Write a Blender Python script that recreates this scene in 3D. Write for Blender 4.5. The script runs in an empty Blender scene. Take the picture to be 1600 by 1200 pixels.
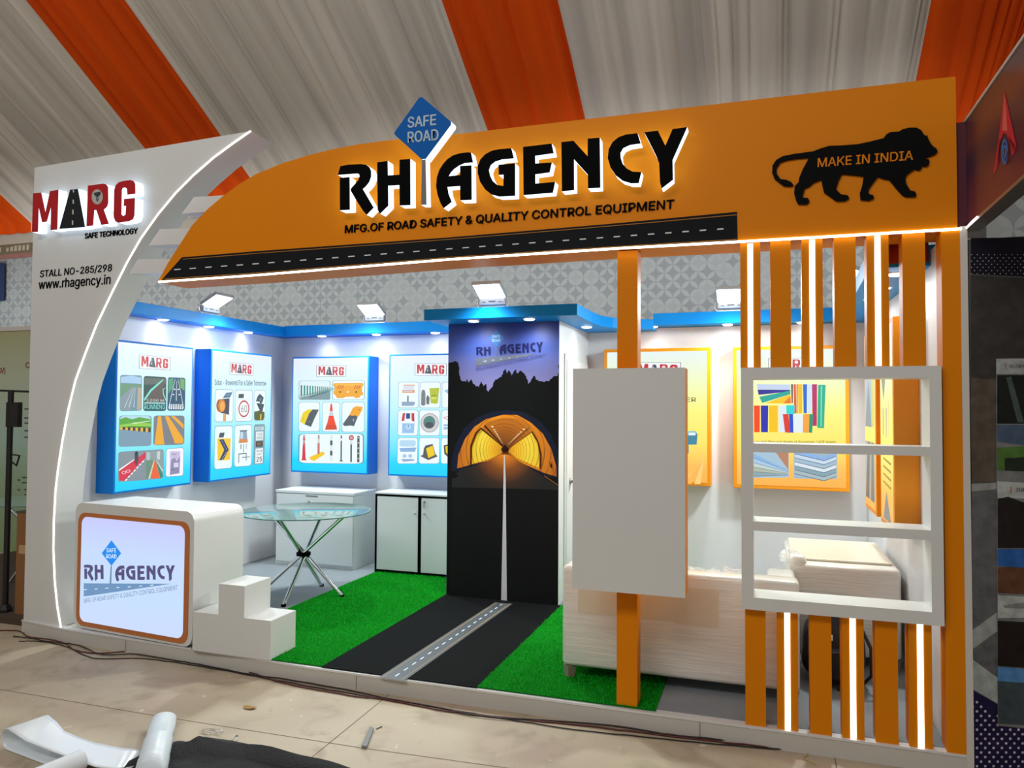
import bpy, bmesh, math, os, random
from mathutils import Vector, Matrix

# ------------------------------------------------------------------ camera, world, lights, exposure
SC = bpy.context.scene
COL = SC.collection
CAM_F, CAM_YAW, CAM_PITCH, CAM_ROLL = 1174.26, 0.324244, 0.031792, 0.006237
CAM_C = Vector((5.10761, -4.07844, 1.71629))
_cy, _sy = math.cos(CAM_YAW), math.sin(CAM_YAW)
_f = Vector((-_sy * math.cos(CAM_PITCH), _cy * math.cos(CAM_PITCH), math.sin(CAM_PITCH)))
_r0 = Vector((_cy, _sy, 0))
_u0 = _r0.cross(_f)
CAM_R = _r0 * math.cos(CAM_ROLL) + _u0 * math.sin(CAM_ROLL)
CAM_U = _u0 * math.cos(CAM_ROLL) - _r0 * math.sin(CAM_ROLL)
cam = bpy.data.cameras.new('camera')
cam.sensor_width = 36.0
cam.sensor_fit = 'HORIZONTAL'
cam.lens = CAM_F / 1600 * 36
cam.clip_start, cam.clip_end = 0.05, 200
cam_o = bpy.data.objects.new('camera', cam)
COL.objects.link(cam_o)
m = Matrix((CAM_R, CAM_U, -_f)).transposed().to_4x4()
m.translation = CAM_C
cam_o.matrix_world = m
SC.camera = cam_o

SC.view_settings.view_transform = 'Standard'
SC.view_settings.look = 'None'
SC.view_settings.gamma = 1.0
SC.view_settings.use_curve_mapping = False
SC.view_settings.exposure = 0.0

world = bpy.data.worlds.new('hall_air')
SC.world = world
world.use_nodes = True
world.node_tree.nodes['Background'].inputs[0].default_value = (0.95, 0.93, 0.9, 1)
world.node_tree.nodes['Background'].inputs[1].default_value = 0.24


def area_light(name, loc, target, sx, sy, power, color=(1, 1, 1), spread=180):
    L = bpy.data.lights.new(name, 'AREA')
    L.shape = 'RECTANGLE'
    L.size, L.size_y, L.energy, L.color = sx, sy, power, color
    o = bpy.data.objects.new(name, L)
    o.location = loc
    o.rotation_euler = (Vector(target) - Vector(loc)).to_track_quat('-Z', 'Y').to_euler()
    L.spread = math.radians(spread)
    COL.objects.link(o)
    return o


# two hall lamps high over the aisle and left row, plus an added light
area_light('hall_light', (2.6, -6.3, 6.4), (2.8, 0, 1.4), 6, 1.6, 225, (1, 0.985, 0.96))
area_light('hall_light', (-5.0, -1.5, 7.0), (-4.5, 1.0, 0), 3, 2, 70, (1, 0.98, 0.94))
area_light('hall_light', (-.5, 3.7, 2.1), (-.5, 6.0, 3.7), 17, 0.4, 75, (0.97, 0.98, 1), 80)  # added light, hidden behind the back wall to brighten the patterned hall wall


# ------------------------------------------------------------------ geometry helpers
def ray(px, py):
    return _f + CAM_R * ((px - 800) / CAM_F) + CAM_U * ((600 - py) / CAM_F)


class Plane:
    """a real surface in the stall: point o, facing direction n"""
    def __init__(s, o, n):
        s.o, s.n = Vector(o), Vector(n).normalized()

    def hit(s, px, py, lift=0.0):
        d = ray(px, py)
        t = (s.o + s.n * lift - CAM_C).dot(s.n) / d.dot(s.n)
        return CAM_C + d * t


def PY(y): return Plane((0, y, 0), (0, -1, 0))
def PX(x, sgn=1): return Plane((x, 0, 0), (sgn, 0, 0))
def PZ(z): return Plane((0, 0, z), (0, 0, 1))


def conv(x0, y0, s):
    return lambda pts: [(x0 + a * s, y0 + b * s) for a, b in pts]


OFF = {}


class MB:
    def __init__(s):
        s.v, s.f, s.m = [], [], []

    def add(s, verts, faces, m=0):
        k = len(s.v)
        s.v += [tuple(p) for p in verts]
        for f in faces:
            s.f.append([i + k for i in f])
            s.m.append(m)

    def box(s, x0, x1, y0, y1, z0, z1, m=0):
        v = [(x, y, z) for z in (z0, z1) for y in (y0, y1) for x in (x0, x1)]
        s.add(v, [(0, 2, 3, 1), (4, 5, 7, 6), (0, 1, 5, 4), (2, 6, 7, 3), (0, 4, 6, 2), (1, 3, 7, 5)], m)

    def rbox(s, x0, x1, y0, y1, z0, z1, r=0.02, seg=3, m=0):
        bm = bmesh.new()
        bmesh.ops.create_cube(bm, size=1)
        for v in bm.verts:
            v.co = Vector((x0 + (v.co.x + .5) * (x1 - x0), y0 + (v.co.y + .5) * (y1 - y0), z0 + (v.co.z + .5) * (z1 - z0)))
        bmesh.ops.bevel(bm, geom=bm.edges[:], offset=r, segments=seg, profile=0.5, affect='EDGES')
        bm.verts.index_update()
        s.add([v.co[:] for v in bm.verts], [[v.index for v in f.verts] for f in bm.faces], m)
        bm.free()

    def prism(s, front, d, mf=0, ms=None, mb=None):
        ms = mf if ms is None else ms
        mb = ms if mb is None else mb
        n = len(front)
        k = len(s.v)
        d = Vector(d)
        s.v += [tuple(p) for p in front] + [tuple(Vector(p) + d) for p in front]
        s.f.append([k + i for i in range(n)]); s.m.append(mf)
        s.f.append([k + n + i for i in reversed(range(n))]); s.m.append(mb)
        for i in range(n):
            j = (i + 1) % n
            s.f.append([k + i, k + n + i, k + n + j, k + j]); s.m.append(ms)

    def face(s, pts, m=0):
        s.add(pts, [range(len(pts))], m)

    def tube(s, path, r, seg=10, m=0, cap=True):
        path = [Vector(p) for p in path]
        rad = r if isinstance(r, (list, tuple)) else [r] * len(path)
        k = len(s.v)
        t0 = (path[1] - path[0]).normalized()
        a = t0.orthogonal().normalized()
        for i, p in enumerate(path):
            t = (path[min(i + 1, len(path) - 1)] - path[max(i - 1, 0)]).normalized()
            a = (a - t * a.dot(t)).normalized()
            b = t.cross(a)
            for q in range(seg):
                an = 2 * math.pi * q / seg
                s.v.append(tuple(p + (a * math.cos(an) + b * math.sin(an)) * rad[i]))
        for i in range(len(path) - 1):
            for q in range(seg):
                w = (q + 1) % seg
                s.f.append([k + i * seg + q, k + i * seg + w, k + (i + 1) * seg + w, k + (i + 1) * seg + q]); s.m.append(m)
        if cap:
            s.f.append([k + q for q in reversed(range(seg))]); s.m.append(m)
            s.f.append([k + (len(path) - 1) * seg + q for q in range(seg)]); s.m.append(m)

    def lathe(s, c, prof, seg=24, m=0):
        """prof: (radius, z) from bottom to top about a vertical axis at c"""
        k = len(s.v)
        for r, z in prof:
            for q in range(seg):
                an = 2 * math.pi * q / seg
                s.v.append((c[0] + r * math.cos(an), c[1] + r * math.sin(an), c[2] + z))
        for i in range(len(prof) - 1):
            for q in range(seg):
                w = (q + 1) % seg
                s.f.append([k + i * seg + q, k + i * seg + w, k + (i + 1) * seg + w, k + (i + 1) * seg + q]); s.m.append(m)
        s.f.append([k + q for q in reversed(range(seg))]); s.m.append(m)
        s.f.append([k + (len(prof) - 1) * seg + q for q in range(seg)]); s.m.append(m)

    def grid(s, rows, m=0):
        k = len(s.v)
        w = len(rows[0])
        for r in rows:
            s.v += [tuple(p) for p in r]
        for i in range(len(rows) - 1):
            for j in range(w - 1):
                s.f.append([k + i * w + j, k + i * w + j + 1, k + (i + 1) * w + j + 1, k + (i + 1) * w + j]); s.m.append(m)

    def build(s, name, mats, parent=None, smooth=False, bevel=0.0, fix=True, solid=0.0, org=None):
        if parent is not None:
            off = OFF[parent.name]
        elif org is not None:
            off = Vector(org)
        else:
            xs, ys, zs = zip(*s.v)
            off = Vector(((min(xs) + max(xs)) / 2, (min(ys) + max(ys)) / 2, min(zs)))
        me = bpy.data.meshes.new(name)
        me.from_pydata([tuple(Vector(p) - off) for p in s.v], [], s.f)
        if not isinstance(mats, (list, tuple)):
            mats = [mats]
        for q in mats:
            me.materials.append(q)
        me.polygons.foreach_set('material_index', s.m)
        if fix:
            bm = bmesh.new(); bm.from_mesh(me)
            bmesh.ops.recalc_face_normals(bm, faces=bm.faces[:])
            bm.to_mesh(me); bm.free()
        if smooth:
            me.polygons.foreach_set('use_smooth', [True] * len(me.polygons))
            if smooth != 'all':
                me.set_sharp_from_angle(angle=math.radians(40))
        me.update()
        o = bpy.data.objects.new(name, me)
        COL.objects.link(o)
        if parent is not None:
            o.parent = parent
            OFF[o.name] = off
        else:
            o.location = off
            OFF[o.name] = off
        if bevel:
            b = o.modifiers.new('bevel', 'BEVEL'); b.width = bevel; b.segments = 2; b.limit_method = 'ANGLE'; b.angle_limit = math.radians(40)
        if solid:
            b = o.modifiers.new('thickness', 'SOLIDIFY'); b.thickness = solid
        return o


def thing(name, label, cat, loc, group=None):
    o = bpy.data.objects.new(name, None)
    o.empty_display_size = 0.1
    COL.objects.link(o)
    o.location = loc
    OFF[o.name] = Vector(loc)
    return tag(o, label, cat, group)


def tag(o, label, cat, group=None):
    o['label'] = label
    o['category'] = cat
    if group:
        o['group'] = group
    return o


def structure(o):
    o['kind'] = 'structure'
    return o


def dup(root, loc, label, rotz=None):
    r = root.copy(); COL.objects.link(r)
    r.location = loc
    if rotz is not None:
        r.rotation_euler = (0, 0, rotz)
    r['label'] = label
    OFF[r.name] = Vector(loc)
    for ch in list(root.children):
        c = ch.copy(); COL.objects.link(c); c.parent = r
        for g in ch.children:
            d = g.copy(); COL.objects.link(d); d.parent = c
    return r


# ------------------------------------------------------------------ materials
def lin(h):
    h = h.lstrip('#')
    c = [int(h[i:i + 2], 16) / 255 for i in (0, 2, 4)]
    return [x / 12.92 if x <= 0.04045 else ((x + 0.055) / 1.055) ** 2.4 for x in c] + [1.0]


def new_mat(name):
    mt = bpy.data.materials.new(name); mt.use_nodes = True
    return mt, mt.node_tree, mt.node_tree.nodes['Principled BSDF']


def paint(name, h, rough=0.5, metal=0.0, bump=0.0, bscale=40.0, var=0.0, vscale=3.0, spec=0.5, coat=0.0):
    mt, nt, b = new_mat(name)
    b.inputs['Base Color'].default_value = lin(h)
    b.inputs['Roughness'].default_value = rough
    b.inputs['Metallic'].default_value = metal
    b.inputs['Specular IOR Level'].default_value = spec
    b.inputs['Coat Weight'].default_value = coat
    tc = nt.nodes.new('ShaderNodeTexCoord')
    if var:
        n = nt.nodes.new('ShaderNodeTexNoise'); n.inputs['Scale'].default_value = vscale; n.inputs['Detail'].default_value = 4
        nt.links.new(tc.outputs['Object'], n.inputs['Vector'])
        mx = nt.nodes.new('ShaderNodeMix'); mx.data_type = 'RGBA'
        c = lin(h)
        mx.inputs[6].default_value = [x * (1 - var) for x in c[:3]] + [1]
        mx.inputs[7].default_value = [min(1, x * (1 + var)) for x in c[:3]] + [1]
        nt.links.new(n.outputs['Fac'], mx.inputs[0]); nt.links.new(mx.outputs[2], b.inputs['Base Color'])
    if bump:
        n = nt.nodes.new('ShaderNodeTexNoise'); n.inputs['Scale'].default_value = bscale; n.inputs['Detail'].default_value = 3
        nt.links.new(tc.outputs['Object'], n.inputs['Vector'])
        bp = nt.nodes.new('ShaderNodeBump'); bp.inputs['Strength'].default_value = bump; bp.inputs['Distance'].default_value = 0.01
        nt.links.new(n.outputs['Fac'], bp.inputs['Height']); nt.links.new(bp.outputs['Normal'], b.inputs['Normal'])
    return mt


def glow(name, h, strength, base='#202020'):
    mt, nt, b = new_mat(name)
    b.inputs['Base Color'].default_value = lin(base)
    b.inputs['Roughness'].default_value = 0.4
    b.inputs['Emission Color'].default_value = lin(h)
    b.inputs['Emission Strength'].default_value = strength
    return mt


_lit = {}
def lit(h, k=1.0):
    """a flat colour on a backlit print"""
    key = (h, k)
    if key not in _lit:
        _lit[key] = glow('backlit_print', h, k, '#0a0a0a')
    return _lit[key]


_ink = {}
def ink(h):
    """a flat colour on an unlit print"""
    if h not in _ink:
        _ink[h] = paint('print_ink', h, 0.5, spec=.15)
    return _ink[h]


def ramp_mat(name, stops, emit=0.95, rough=0.4):
    """a print whose inks run from bottom (0) to top (1)"""
    mt, nt, b = new_mat(name)
    tc = nt.nodes.new('ShaderNodeTexCoord'); sp = nt.nodes.new('ShaderNodeSeparateXYZ')
    nt.links.new(tc.outputs['Generated'], sp.inputs[0])
    rp = nt.nodes.new('ShaderNodeValToRGB')
    e = rp.color_ramp.elements
    while len(e) < len(stops):
        e.new(0.5)
    for i, (p, h) in enumerate(stops):
        e[i].position = p
    for i, (p, h) in enumerate(stops):
        e[i].position = p; e[i].color = lin(h)
    nt.links.new(sp.outputs['Z'], rp.inputs[0])
    b.inputs['Roughness'].default_value = rough
    if emit:
        b.inputs['Base Color'].default_value = (0.01, 0.01, 0.01, 1)
        nt.links.new(rp.outputs[0], b.inputs['Emission Color']); b.inputs['Emission Strength'].default_value = emit
    else:
        nt.links.new(rp.outputs[0], b.inputs['Base Color'])
    return mt


def NODE(nt, t, op=None, **kw):
    n = nt.nodes.new(t)
    if op:
        n.operation = op
    for k, v in kw.items():
        n.inputs[int(k[1:])].default_value = v
    return n


def pattern_mat(name, pitch, ca, cb):
    """overlapping-circle wall fabric: light petals, darker four-pointed stars, some circles filled"""
    mt, nt, b = new_mat(name)
    L = nt.links.new
    tc = nt.nodes.new('ShaderNodeTexCoord'); sp = nt.nodes.new('ShaderNodeSeparateXYZ')
    L(tc.outputs['Object'], sp.inputs[0])

    def mth(op, a, c=None, d=None):
        n = nt.nodes.new('ShaderNodeMath'); n.operation = op
        for i, q in enumerate((a, c, d)):
            if q is None: continue
            if isinstance(q, (int, float)): n.inputs[i].default_value = q
            else: L(q, n.inputs[i])
        return n.outputs[0]
    k = 0.7071 / pitch * 1.4142
    ua = mth('MULTIPLY', mth('ADD', sp.outputs['X'], sp.outputs['Z']), k)
    va = mth('MULTIPLY', mth('SUBTRACT', sp.outputs['X'], sp.outputs['Z']), k)
    fu, fv = mth('FRACT', ua), mth('FRACT', va)
    cnt = None
    for i in (0, 1):
        for j in (0, 1):
            du, dv = mth('SUBTRACT', fu, i), mth('SUBTRACT', fv, j)
            d2 = mth('ADD', mth('MULTIPLY', du, du), mth('MULTIPLY', dv, dv))
            ins = mth('LESS_THAN', d2, 0.47)
            cnt = ins if cnt is None else mth('ADD', cnt, ins)
    petal = mth('GREATER_THAN', cnt, 1.5)
    cb_ = nt.nodes.new('ShaderNodeCombineXYZ')
    L(mth('ROUND', ua), cb_.inputs[0]); L(mth('ROUND', va), cb_.inputs[1])
    wn = nt.nodes.new('ShaderNodeTexWhiteNoise'); wn.noise_dimensions = '2D'; L(cb_.outputs[0], wn.inputs['Vector'])
    fill = mth('MULTIPLY', mth('GREATER_THAN', wn.outputs['Value'], 0.72), 0.7)
    fac = mth('MAXIMUM', petal, fill)
    mx = nt.nodes.new('ShaderNodeMix'); mx.data_type = 'RGBA'
    mx.inputs[6].default_value = lin(ca); mx.inputs[7].default_value = lin(cb)
    L(fac, mx.inputs[0]); L(mx.outputs[2], b.inputs['Base Color'])
    b.inputs['Roughness'].default_value = 0.8
    return mt


WHITE = paint('white_laminate', '#d9d9d6', 0.35, var=0.02)
WALLW = paint('white_wall_board', '#dcdde0', 0.45, var=0.02)
ORANGE = paint('orange_laminate', '#e08204', 0.5, var=0.02, spec=.12)
ORANGED = paint('orange_painted_edge', '#d87c08', 0.45)
BLUE = paint('blue_laminate', '#0790ea', 0.45, spec=.2)
BLUEF = paint('blue_box_frame', '#0679d6', 0.45, spec=.2)
ORF = paint('orange_box_frame', '#ee9408', 0.4)
BLACK = paint('black_acrylic', '#050505', 0.6, spec=.04)
CHAR = paint('charcoal_vinyl', '#222527', 0.6, spec=.1)
RED = paint('red_acrylic', '#b81c22', 0.45, spec=.12)
CHROME = paint('chrome', '#e8e8e8', 0.12, 1.0)
STEEL = paint('dull_steel', '#a8a8a4', 0.35, 0.9)
ALU = paint('aluminium_trim', '#e6e7e8', 0.3, 0.3)
GREYP = paint('grey_paint', '#9a9d9c', 0.5)
DARK = paint('dark_metal', '#191614', 0.5)
LEDW = glow('white_led', '#fffaf0', 4.5)
LEDP = glow('pillar_led', '#fffaf2', 2.5)
LETLIT = glow('glowing_letter_edge', '#d6eaff', 1.8)
LAMP = glow('lamp_lens', '#ffffff', 14.0)
GREYL = paint('grey_letter', '#b4c8d4', 0.5, spec=.1)
LAMW = paint('off_white_paint', '#cfcac2', 0.5)


_pho = {}
def photo_ink(h):
    """a mottled patch of a printed photograph"""
    if h not in _pho:
        _pho[h] = paint('photo_print_ink', h, 0.5, var=.55, vscale=22, spec=.15)
    return _pho[h]


# ------------------------------------------------------------------ lettering
_txt = {}
try:   # the interface sans that ships inside Blender; its built-in letter shapes are the fallback
    SANS = bpy.data.fonts.load(os.path.join(bpy.utils.system_resource('DATAFILES', path='fonts'), 'Inter.woff2'))
except Exception:
    SANS = None
def text2d(body):
    key = body
    if key not in _txt:
        cu = bpy.data.curves.new('lettering', 'FONT')
        cu.body = body
        if SANS:
            cu.font = SANS
        cu.resolution_u = 3
        o = bpy.data.objects.new('lettering', cu)
        COL.objects.link(o)
        dg = bpy.context.evaluated_depsgraph_get()
        me = bpy.data.meshes.new_from_object(o.evaluated_get(dg))
        v = [(q.co.x, q.co.y) for q in me.vertices]
        f = [list(p.vertices) for p in me.polygons]
        bpy.data.objects.remove(o); bpy.data.meshes.remove(me); bpy.data.curves.remove(cu)
        xs, ys = zip(*v)
        x0, x1, y0, y1 = min(xs), max(xs), min(ys), max(ys)
        _txt[key] = ([((a - x0) / (x1 - x0), (b - y0) / (y1 - y0)) for a, b in v], f)
    return _txt[key]


def text_on(mb, body, bl, br, tl, m=0, bold=0.0, thick=None):
    """lay a line of text on the parallelogram bl-br-tl (world points); bold widens the strokes"""
    bl, br, tl = Vector(bl), Vector(br), Vector(tl)
    if bold:
        w = (br - bl).normalized() * (tl - bl).length * bold
        h = (tl - bl) * bold * .6
        up = (br - bl).cross(tl - bl).normalized() * .0002
        for i, (sx, sy) in enumerate(((-1, 0), (1, 0), (0, 1), (0, -1))):
            o = w * sx + h * sy + up * i
            text_on(mb, body, bl + o, br + o, tl + o, m, 0.0, thick)
        return
    v, f = text2d(body)
    P = [bl + (br - bl) * a + (tl - bl) * b for a, b in v]
    n = len(P)
    mb.add(P, f, m)
    if thick is not None:
        ed = {}
        for q in f:
            for i in range(len(q)):
                ed[(q[i], q[(i + 1) % len(q)])] = 1
        k = len(mb.v) - n
        mb.v += [tuple(p + Vector(thick)) for p in P]
        for (a, b) in ed:
            if (b, a) not in ed:
                mb.f.append([k + b, k + a, k + n + a, k + n + b]); mb.m.append(m)


class Art:
    """flat printed picture: layers of coloured shapes on a plane, coordinates 0..1 across and down a quad"""
    def __init__(s, plane, quad, lift=0.0012, inkf=lit):
        s.pl, s.ink = plane, inkf
        s.q = quad
        s.mb, s.mats, s.lift = MB(), [], lift

    def P(s, u, v, lift):
        (a, b, c, d) = s.q
        x = (a[0] * (1 - u) + b[0] * u) * (1 - v) + (d[0] * (1 - u) + c[0] * u) * v
        y = (a[1] * (1 - u) + b[1] * u) * (1 - v) + (d[1] * (1 - u) + c[1] * u) * v
        return s.pl.hit(x, y, lift)

    def mi(s, col):
        mt = s.ink(col) if isinstance(col, str) else col
        if mt not in s.mats:
            s.mats.append(mt)
        return s.mats.index(mt)

    def p(s, col, pts):
        s.lift += 0.0003
        s.mb.face([s.P(u, v, s.lift) for u, v in pts], s.mi(col))
        return s

    def r(s, col, u0, v0, u1, v1):
        return s.p(col, [(u0, v0), (u1, v0), (u1, v1), (u0, v1)])

    def rr(s, col, u0=0, v0=0, u1=1, v1=1, ru=0.1, rv=0.08):
        pts = []
        for cx, cy, a0 in ((u1 - ru, v0 + rv, -90), (u1 - ru, v1 - rv, 0), (u0 + ru, v1 - rv, 90), (u0 + ru, v0 + rv, 180)):
            for k in range(5):
                a = math.radians(a0 + 22.5 * k)
                pts.append((cx + ru * math.cos(a), cy + rv * math.sin(a)))
        return s.p(col, pts)

    def e(s, col, cu, cv, ru, rv, n=20):
        return s.p(col, [(cu + ru * math.cos(2 * math.pi * k / n), cv + rv * math.sin(2 * math.pi * k / n)) for k in range(n)])

    def t(s, col, body, u0, v0, u1, v1, bold=0.0, dv=0.0):
        s.lift += 0.0003
        text_on(s.mb, body, s.P(u0, v1, s.lift), s.P(u1, v1 + dv, s.lift), s.P(u0, v0, s.lift), s.mi(col), bold)
        return s

    def polys(s, col, lst, u0, v0, u1, v1, slope=0.0):
        """normalised letter outlines fitted to a box"""
        s.lift += 0.0003
        for pts in lst:
            s.mb.face([s.P(u0 + a * (u1 - u0), v1 - b * (v1 - v0) - slope * a, s.lift) for a, b in pts], s.mi(col))
        return s

    def card(s, col='#eefaff', edge='#3a6f8a'):
        s.rr(edge, 0, 0, 1, 1)
        s.rr(col, .012, .01, .988, .99)
        return s

    def build(s, name, parent):
        return s.mb.build(name, s.mats, parent, fix=False)

# ------------------------------------------------------------------ the hall
def concrete():
    mt, nt, b = new_mat('worn_concrete')
    L = nt.links.new
    tc = nt.nodes.new('ShaderNodeTexCoord')

    def noise(scale, detail=5, dist=0.0):
        n = nt.nodes.new('ShaderNodeTexNoise'); n.inputs['Scale'].default_value = scale
        n.inputs['Detail'].default_value = detail; n.inputs['Distortion'].default_value = dist
        L(tc.outputs['Object'], n.inputs['Vector'])
        return n.outputs['Fac']

    def ramp(src, p0, p1):
        r = nt.nodes.new('ShaderNodeMapRange'); r.inputs['From Min'].default_value = p0; r.inputs['From Max'].default_value = p1
        L(src, r.inputs[0]); return r.outputs[0]

    def mix(a, c, fac):
        x = nt.nodes.new('ShaderNodeMix'); x.data_type = 'RGBA'
        for i, q in ((6, a), (7, c)):
            if isinstance(q, str): x.inputs[i].default_value = lin(q)
            else: L(q, x.inputs[i])
        L(fac, x.inputs[0]); return x.outputs[2]
    c = mix('#ab9c84', '#bcae96', ramp(noise(0.9, 6), .35, .65))
    c = mix(c, '#b39a8c', ramp(noise(1.6, 4, .6), .55, .8))
    c = mix(c, '#a09279', ramp(noise(3.2, 8, 1.0), .54, .72))
    c = mix(c, '#8c7d66', ramp(noise(2.4, 10, 1.6), .66, .8))
    c = mix(c, '#efe6d8', ramp(noise(11, 8, 0.4), .68, .8))
    L(c, b.inputs['Base Color'])
    b.inputs['Roughness'].default_value = 0.6
    bp = nt.nodes.new('ShaderNodeBump'); bp.inputs['Strength'].default_value = 0.15; bp.inputs['Distance'].default_value = 0.01
    L(noise(30, 6), bp.inputs['Height']); L(bp.outputs['Normal'], b.inputs['Normal'])
    return mt


fl = MB()
fl.box(-16, 16, -14, 9, -0.1, 0.0)
G = PZ(0.0)
for a, b in (((-60, 1067), (235, 1117)), ((700, 1010), (430, 1230)), ((235, 1117), (560, 1168)), ((1304, 1182), (1310, 1215)), ((560, 1168), (900, 1215))):
    p, q = G.hit(*a), G.hit(*b)
    d = (q - p).normalized(); n = Vector((-d.y, d.x, 0)) * 0.003
    fl.face([(w.x, w.y, 0.0006) for w in (p - n, q - n, q + n, p + n)], 1)
structure(fl.build('floor', [concrete(), paint('joint_dirt', '#7a6a54', 0.9)], fix=False, org=(0, 0, 0)))

PAT = pattern_mat('circle_pattern_cloth', 0.22, '#939a9c', '#abb2b2')
w = MB(); w.box(-16, 16, 6.0, 6.1, 0, 5.0)
structure(w.build('wall_rear', PAT, org=(0, 6, 0)))

tb = MB()
tb.box(-16, 16, 5.985, 5.999, 4.66, 4.86, 0)
tb.box(-16, 16, 5.98, 5.999, 4.48, 4.66, 1)
tb.box(-16, 16, 5.98, 5.999, 4.40, 4.48, 2)
rnd = random.Random(3)
for k in range(150):
    x = -9.5 + k * 0.1
    if k % 7 == 6: continue
    tb.box(x, x + 0.05 + .02 * rnd.random(), 5.976, 5.98, 4.53, 4.6 + .03 * rnd.random(), 3)
structure(tb.build('trim_1', [paint('cream_border', '#c9c3b4', .8), paint('olive_border', '#7d7458', .8), paint('pink_border', '#a5746c', .8, var=.4, vscale=40), paint('border_motif', '#c4bda5', .8)], fix=False))

# draped tent lining sloping down to the rear wall
rnd = random.Random(11)
xs, x = [], -15.0
while x < 15:
    wd = rnd.choice((rnd.uniform(.03, .08), rnd.uniform(.08, .2), rnd.uniform(.2, .42)))
    dep = rnd.uniform(0.02, 0.05) * (0.7 + wd * 3.5)
    sk = rnd.choice((.12, .3, .5, .7, .88))
    xs.append((x, wd, dep, sk))
    x += wd
cols = []
for (x, wd, dep, sk) in xs:
    n = 5 if wd < .08 else (8 if wd < .2 else 14)
    for k in range(n):
        t = k / n
        u = t / sk if t < sk else (1 - t) / (1 - sk)
        cols.append((x + wd * t, dep * math.sin(u * math.pi / 2) ** 0.8))
STR = [(-9.0, -7.49), (-3.85, -2.45), (1.6, 2.94), (6.74, 8.1), (11.9, 13.2)]
ce = MB()
sl = math.atan(0.625)
nrm = Vector((0, -math.sin(sl), -math.cos(sl)))
rows_s = [(5.97, 4.86, 0), (5.97, 5.02, .3), (5.6, None, 1), (4.5, None, 1), (3.0, None, 1), (1.0, None, 1), (-2.0, None, 1), (-6.0, None, 1)]
rows = []
for y, z, k in rows_s:
    zz = 5 + (6 - y) * .625 if z is None else z
    row = []
    for i, (cx, h) in enumerate(cols):
        wob = 0.012 * math.sin(cx * 7 + y * 1.3) * k
        row.append(Vector((cx + wob, y, zz)) + nrm * h * (1 if k else .6))
    rows.append(row)
ce.grid(rows)
nx = len(cols) - 1
for i in range(len(ce.m)):
    cx = cols[i % nx][0]
    if any(a <= cx < b for a, b in STR):
        ce.m[i] = 1
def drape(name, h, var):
    """sheer cloth in overlapping widths, its streaky colour mostly painted-in fold shading"""
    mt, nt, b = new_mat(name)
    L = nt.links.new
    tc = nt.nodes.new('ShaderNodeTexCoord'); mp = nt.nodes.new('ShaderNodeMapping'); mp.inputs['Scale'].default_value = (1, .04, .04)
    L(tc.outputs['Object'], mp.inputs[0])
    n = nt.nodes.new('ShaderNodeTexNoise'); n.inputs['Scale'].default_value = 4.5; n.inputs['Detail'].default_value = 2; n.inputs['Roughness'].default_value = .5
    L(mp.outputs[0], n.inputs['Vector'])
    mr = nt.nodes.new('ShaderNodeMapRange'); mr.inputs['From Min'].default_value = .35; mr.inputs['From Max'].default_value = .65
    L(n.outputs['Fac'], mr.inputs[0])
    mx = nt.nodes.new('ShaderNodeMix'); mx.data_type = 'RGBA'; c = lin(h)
    mx.inputs[6].default_value = [q * (1 - var) for q in c[:3]] + [1]; mx.inputs[7].default_value = [min(1, q * (1 + var * .5)) for q in c[:3]] + [1]  # darker and lighter streaks: painted fold shading, with some cloth overlap
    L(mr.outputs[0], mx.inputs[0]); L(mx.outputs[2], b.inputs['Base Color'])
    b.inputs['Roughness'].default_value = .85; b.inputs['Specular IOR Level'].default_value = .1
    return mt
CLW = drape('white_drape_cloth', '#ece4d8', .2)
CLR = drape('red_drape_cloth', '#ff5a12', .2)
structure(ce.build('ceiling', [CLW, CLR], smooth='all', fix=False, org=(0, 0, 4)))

bn = MB(); p = [PY(5.95).hit(*q) for q in ((-60, 408), (7, 411), (6, 470), (-60, 474))]
bn.prism(p, (0, .02, 0))
tag(bn.build('banner', paint('navy_banner', '#22345c', .7)), 'small dark blue banner hung on the patterned hall wall at far left', 'banner')

# ------------------------------------------------------------------ the stall shell
st = MB()
edge = [(-.20, .165), (.30, .098), (1.467, .05), (2.4, .0), (6.03, .0)]
poly = edge + [(6.03, 3.1), (-.20, 3.1)]
st.prism([(a, b, 0.1) for a, b in poly], (0, 0, -.1), 0)
plat = thing('platform', 'low white-edged platform carrying the whole orange and white stall', 'platform', (3, 1.5, 0))
st.build('base', paint('platform_laminate', '#c9c4bb', .45, var=.04), plat)
tr = MB()
for (a, b) in zip(edge[:-1], edge[1:]):
    a, b = Vector((*a, 0)), Vector((*b, 0))
    n = Vector((0, 1, 0)) * .05
    tr.prism([a + Vector((0, -.004, .1012)), b + Vector((0, -.004, .1012)), b + n + Vector((0, 0, .1012)), a + n + Vector((0, 0, .1012))], (0, 0, -.012))
tr.build('edge_trim', ALU, plat)
for x in (2.75, 4.78, .9):
    se = MB(); se.box(x, x + .003, -.0015 if x > 2.4 else .06, .0 if x > 2.4 else .062, .004, .085)
    se.build('panel_seam', paint('seam_gap', '#6a6660', .8), plat)  # thin dark grey strip marks the panel joint

cp = MB(); cp.prism([(x, y, .104) for x, y in ((.05, .5), (1.5, .5), (1.5, .05), (5.93, .05), (5.93, 3.0), (.05, 3.0))], (0, 0, -.004))
tag(cp.build('carpet', paint('grey_carpet', '#8a9298', .95, bump=.5, bscale=300, var=.08, vscale=9)), 'light grey carpet laid over the stall platform', 'carpet')

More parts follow.
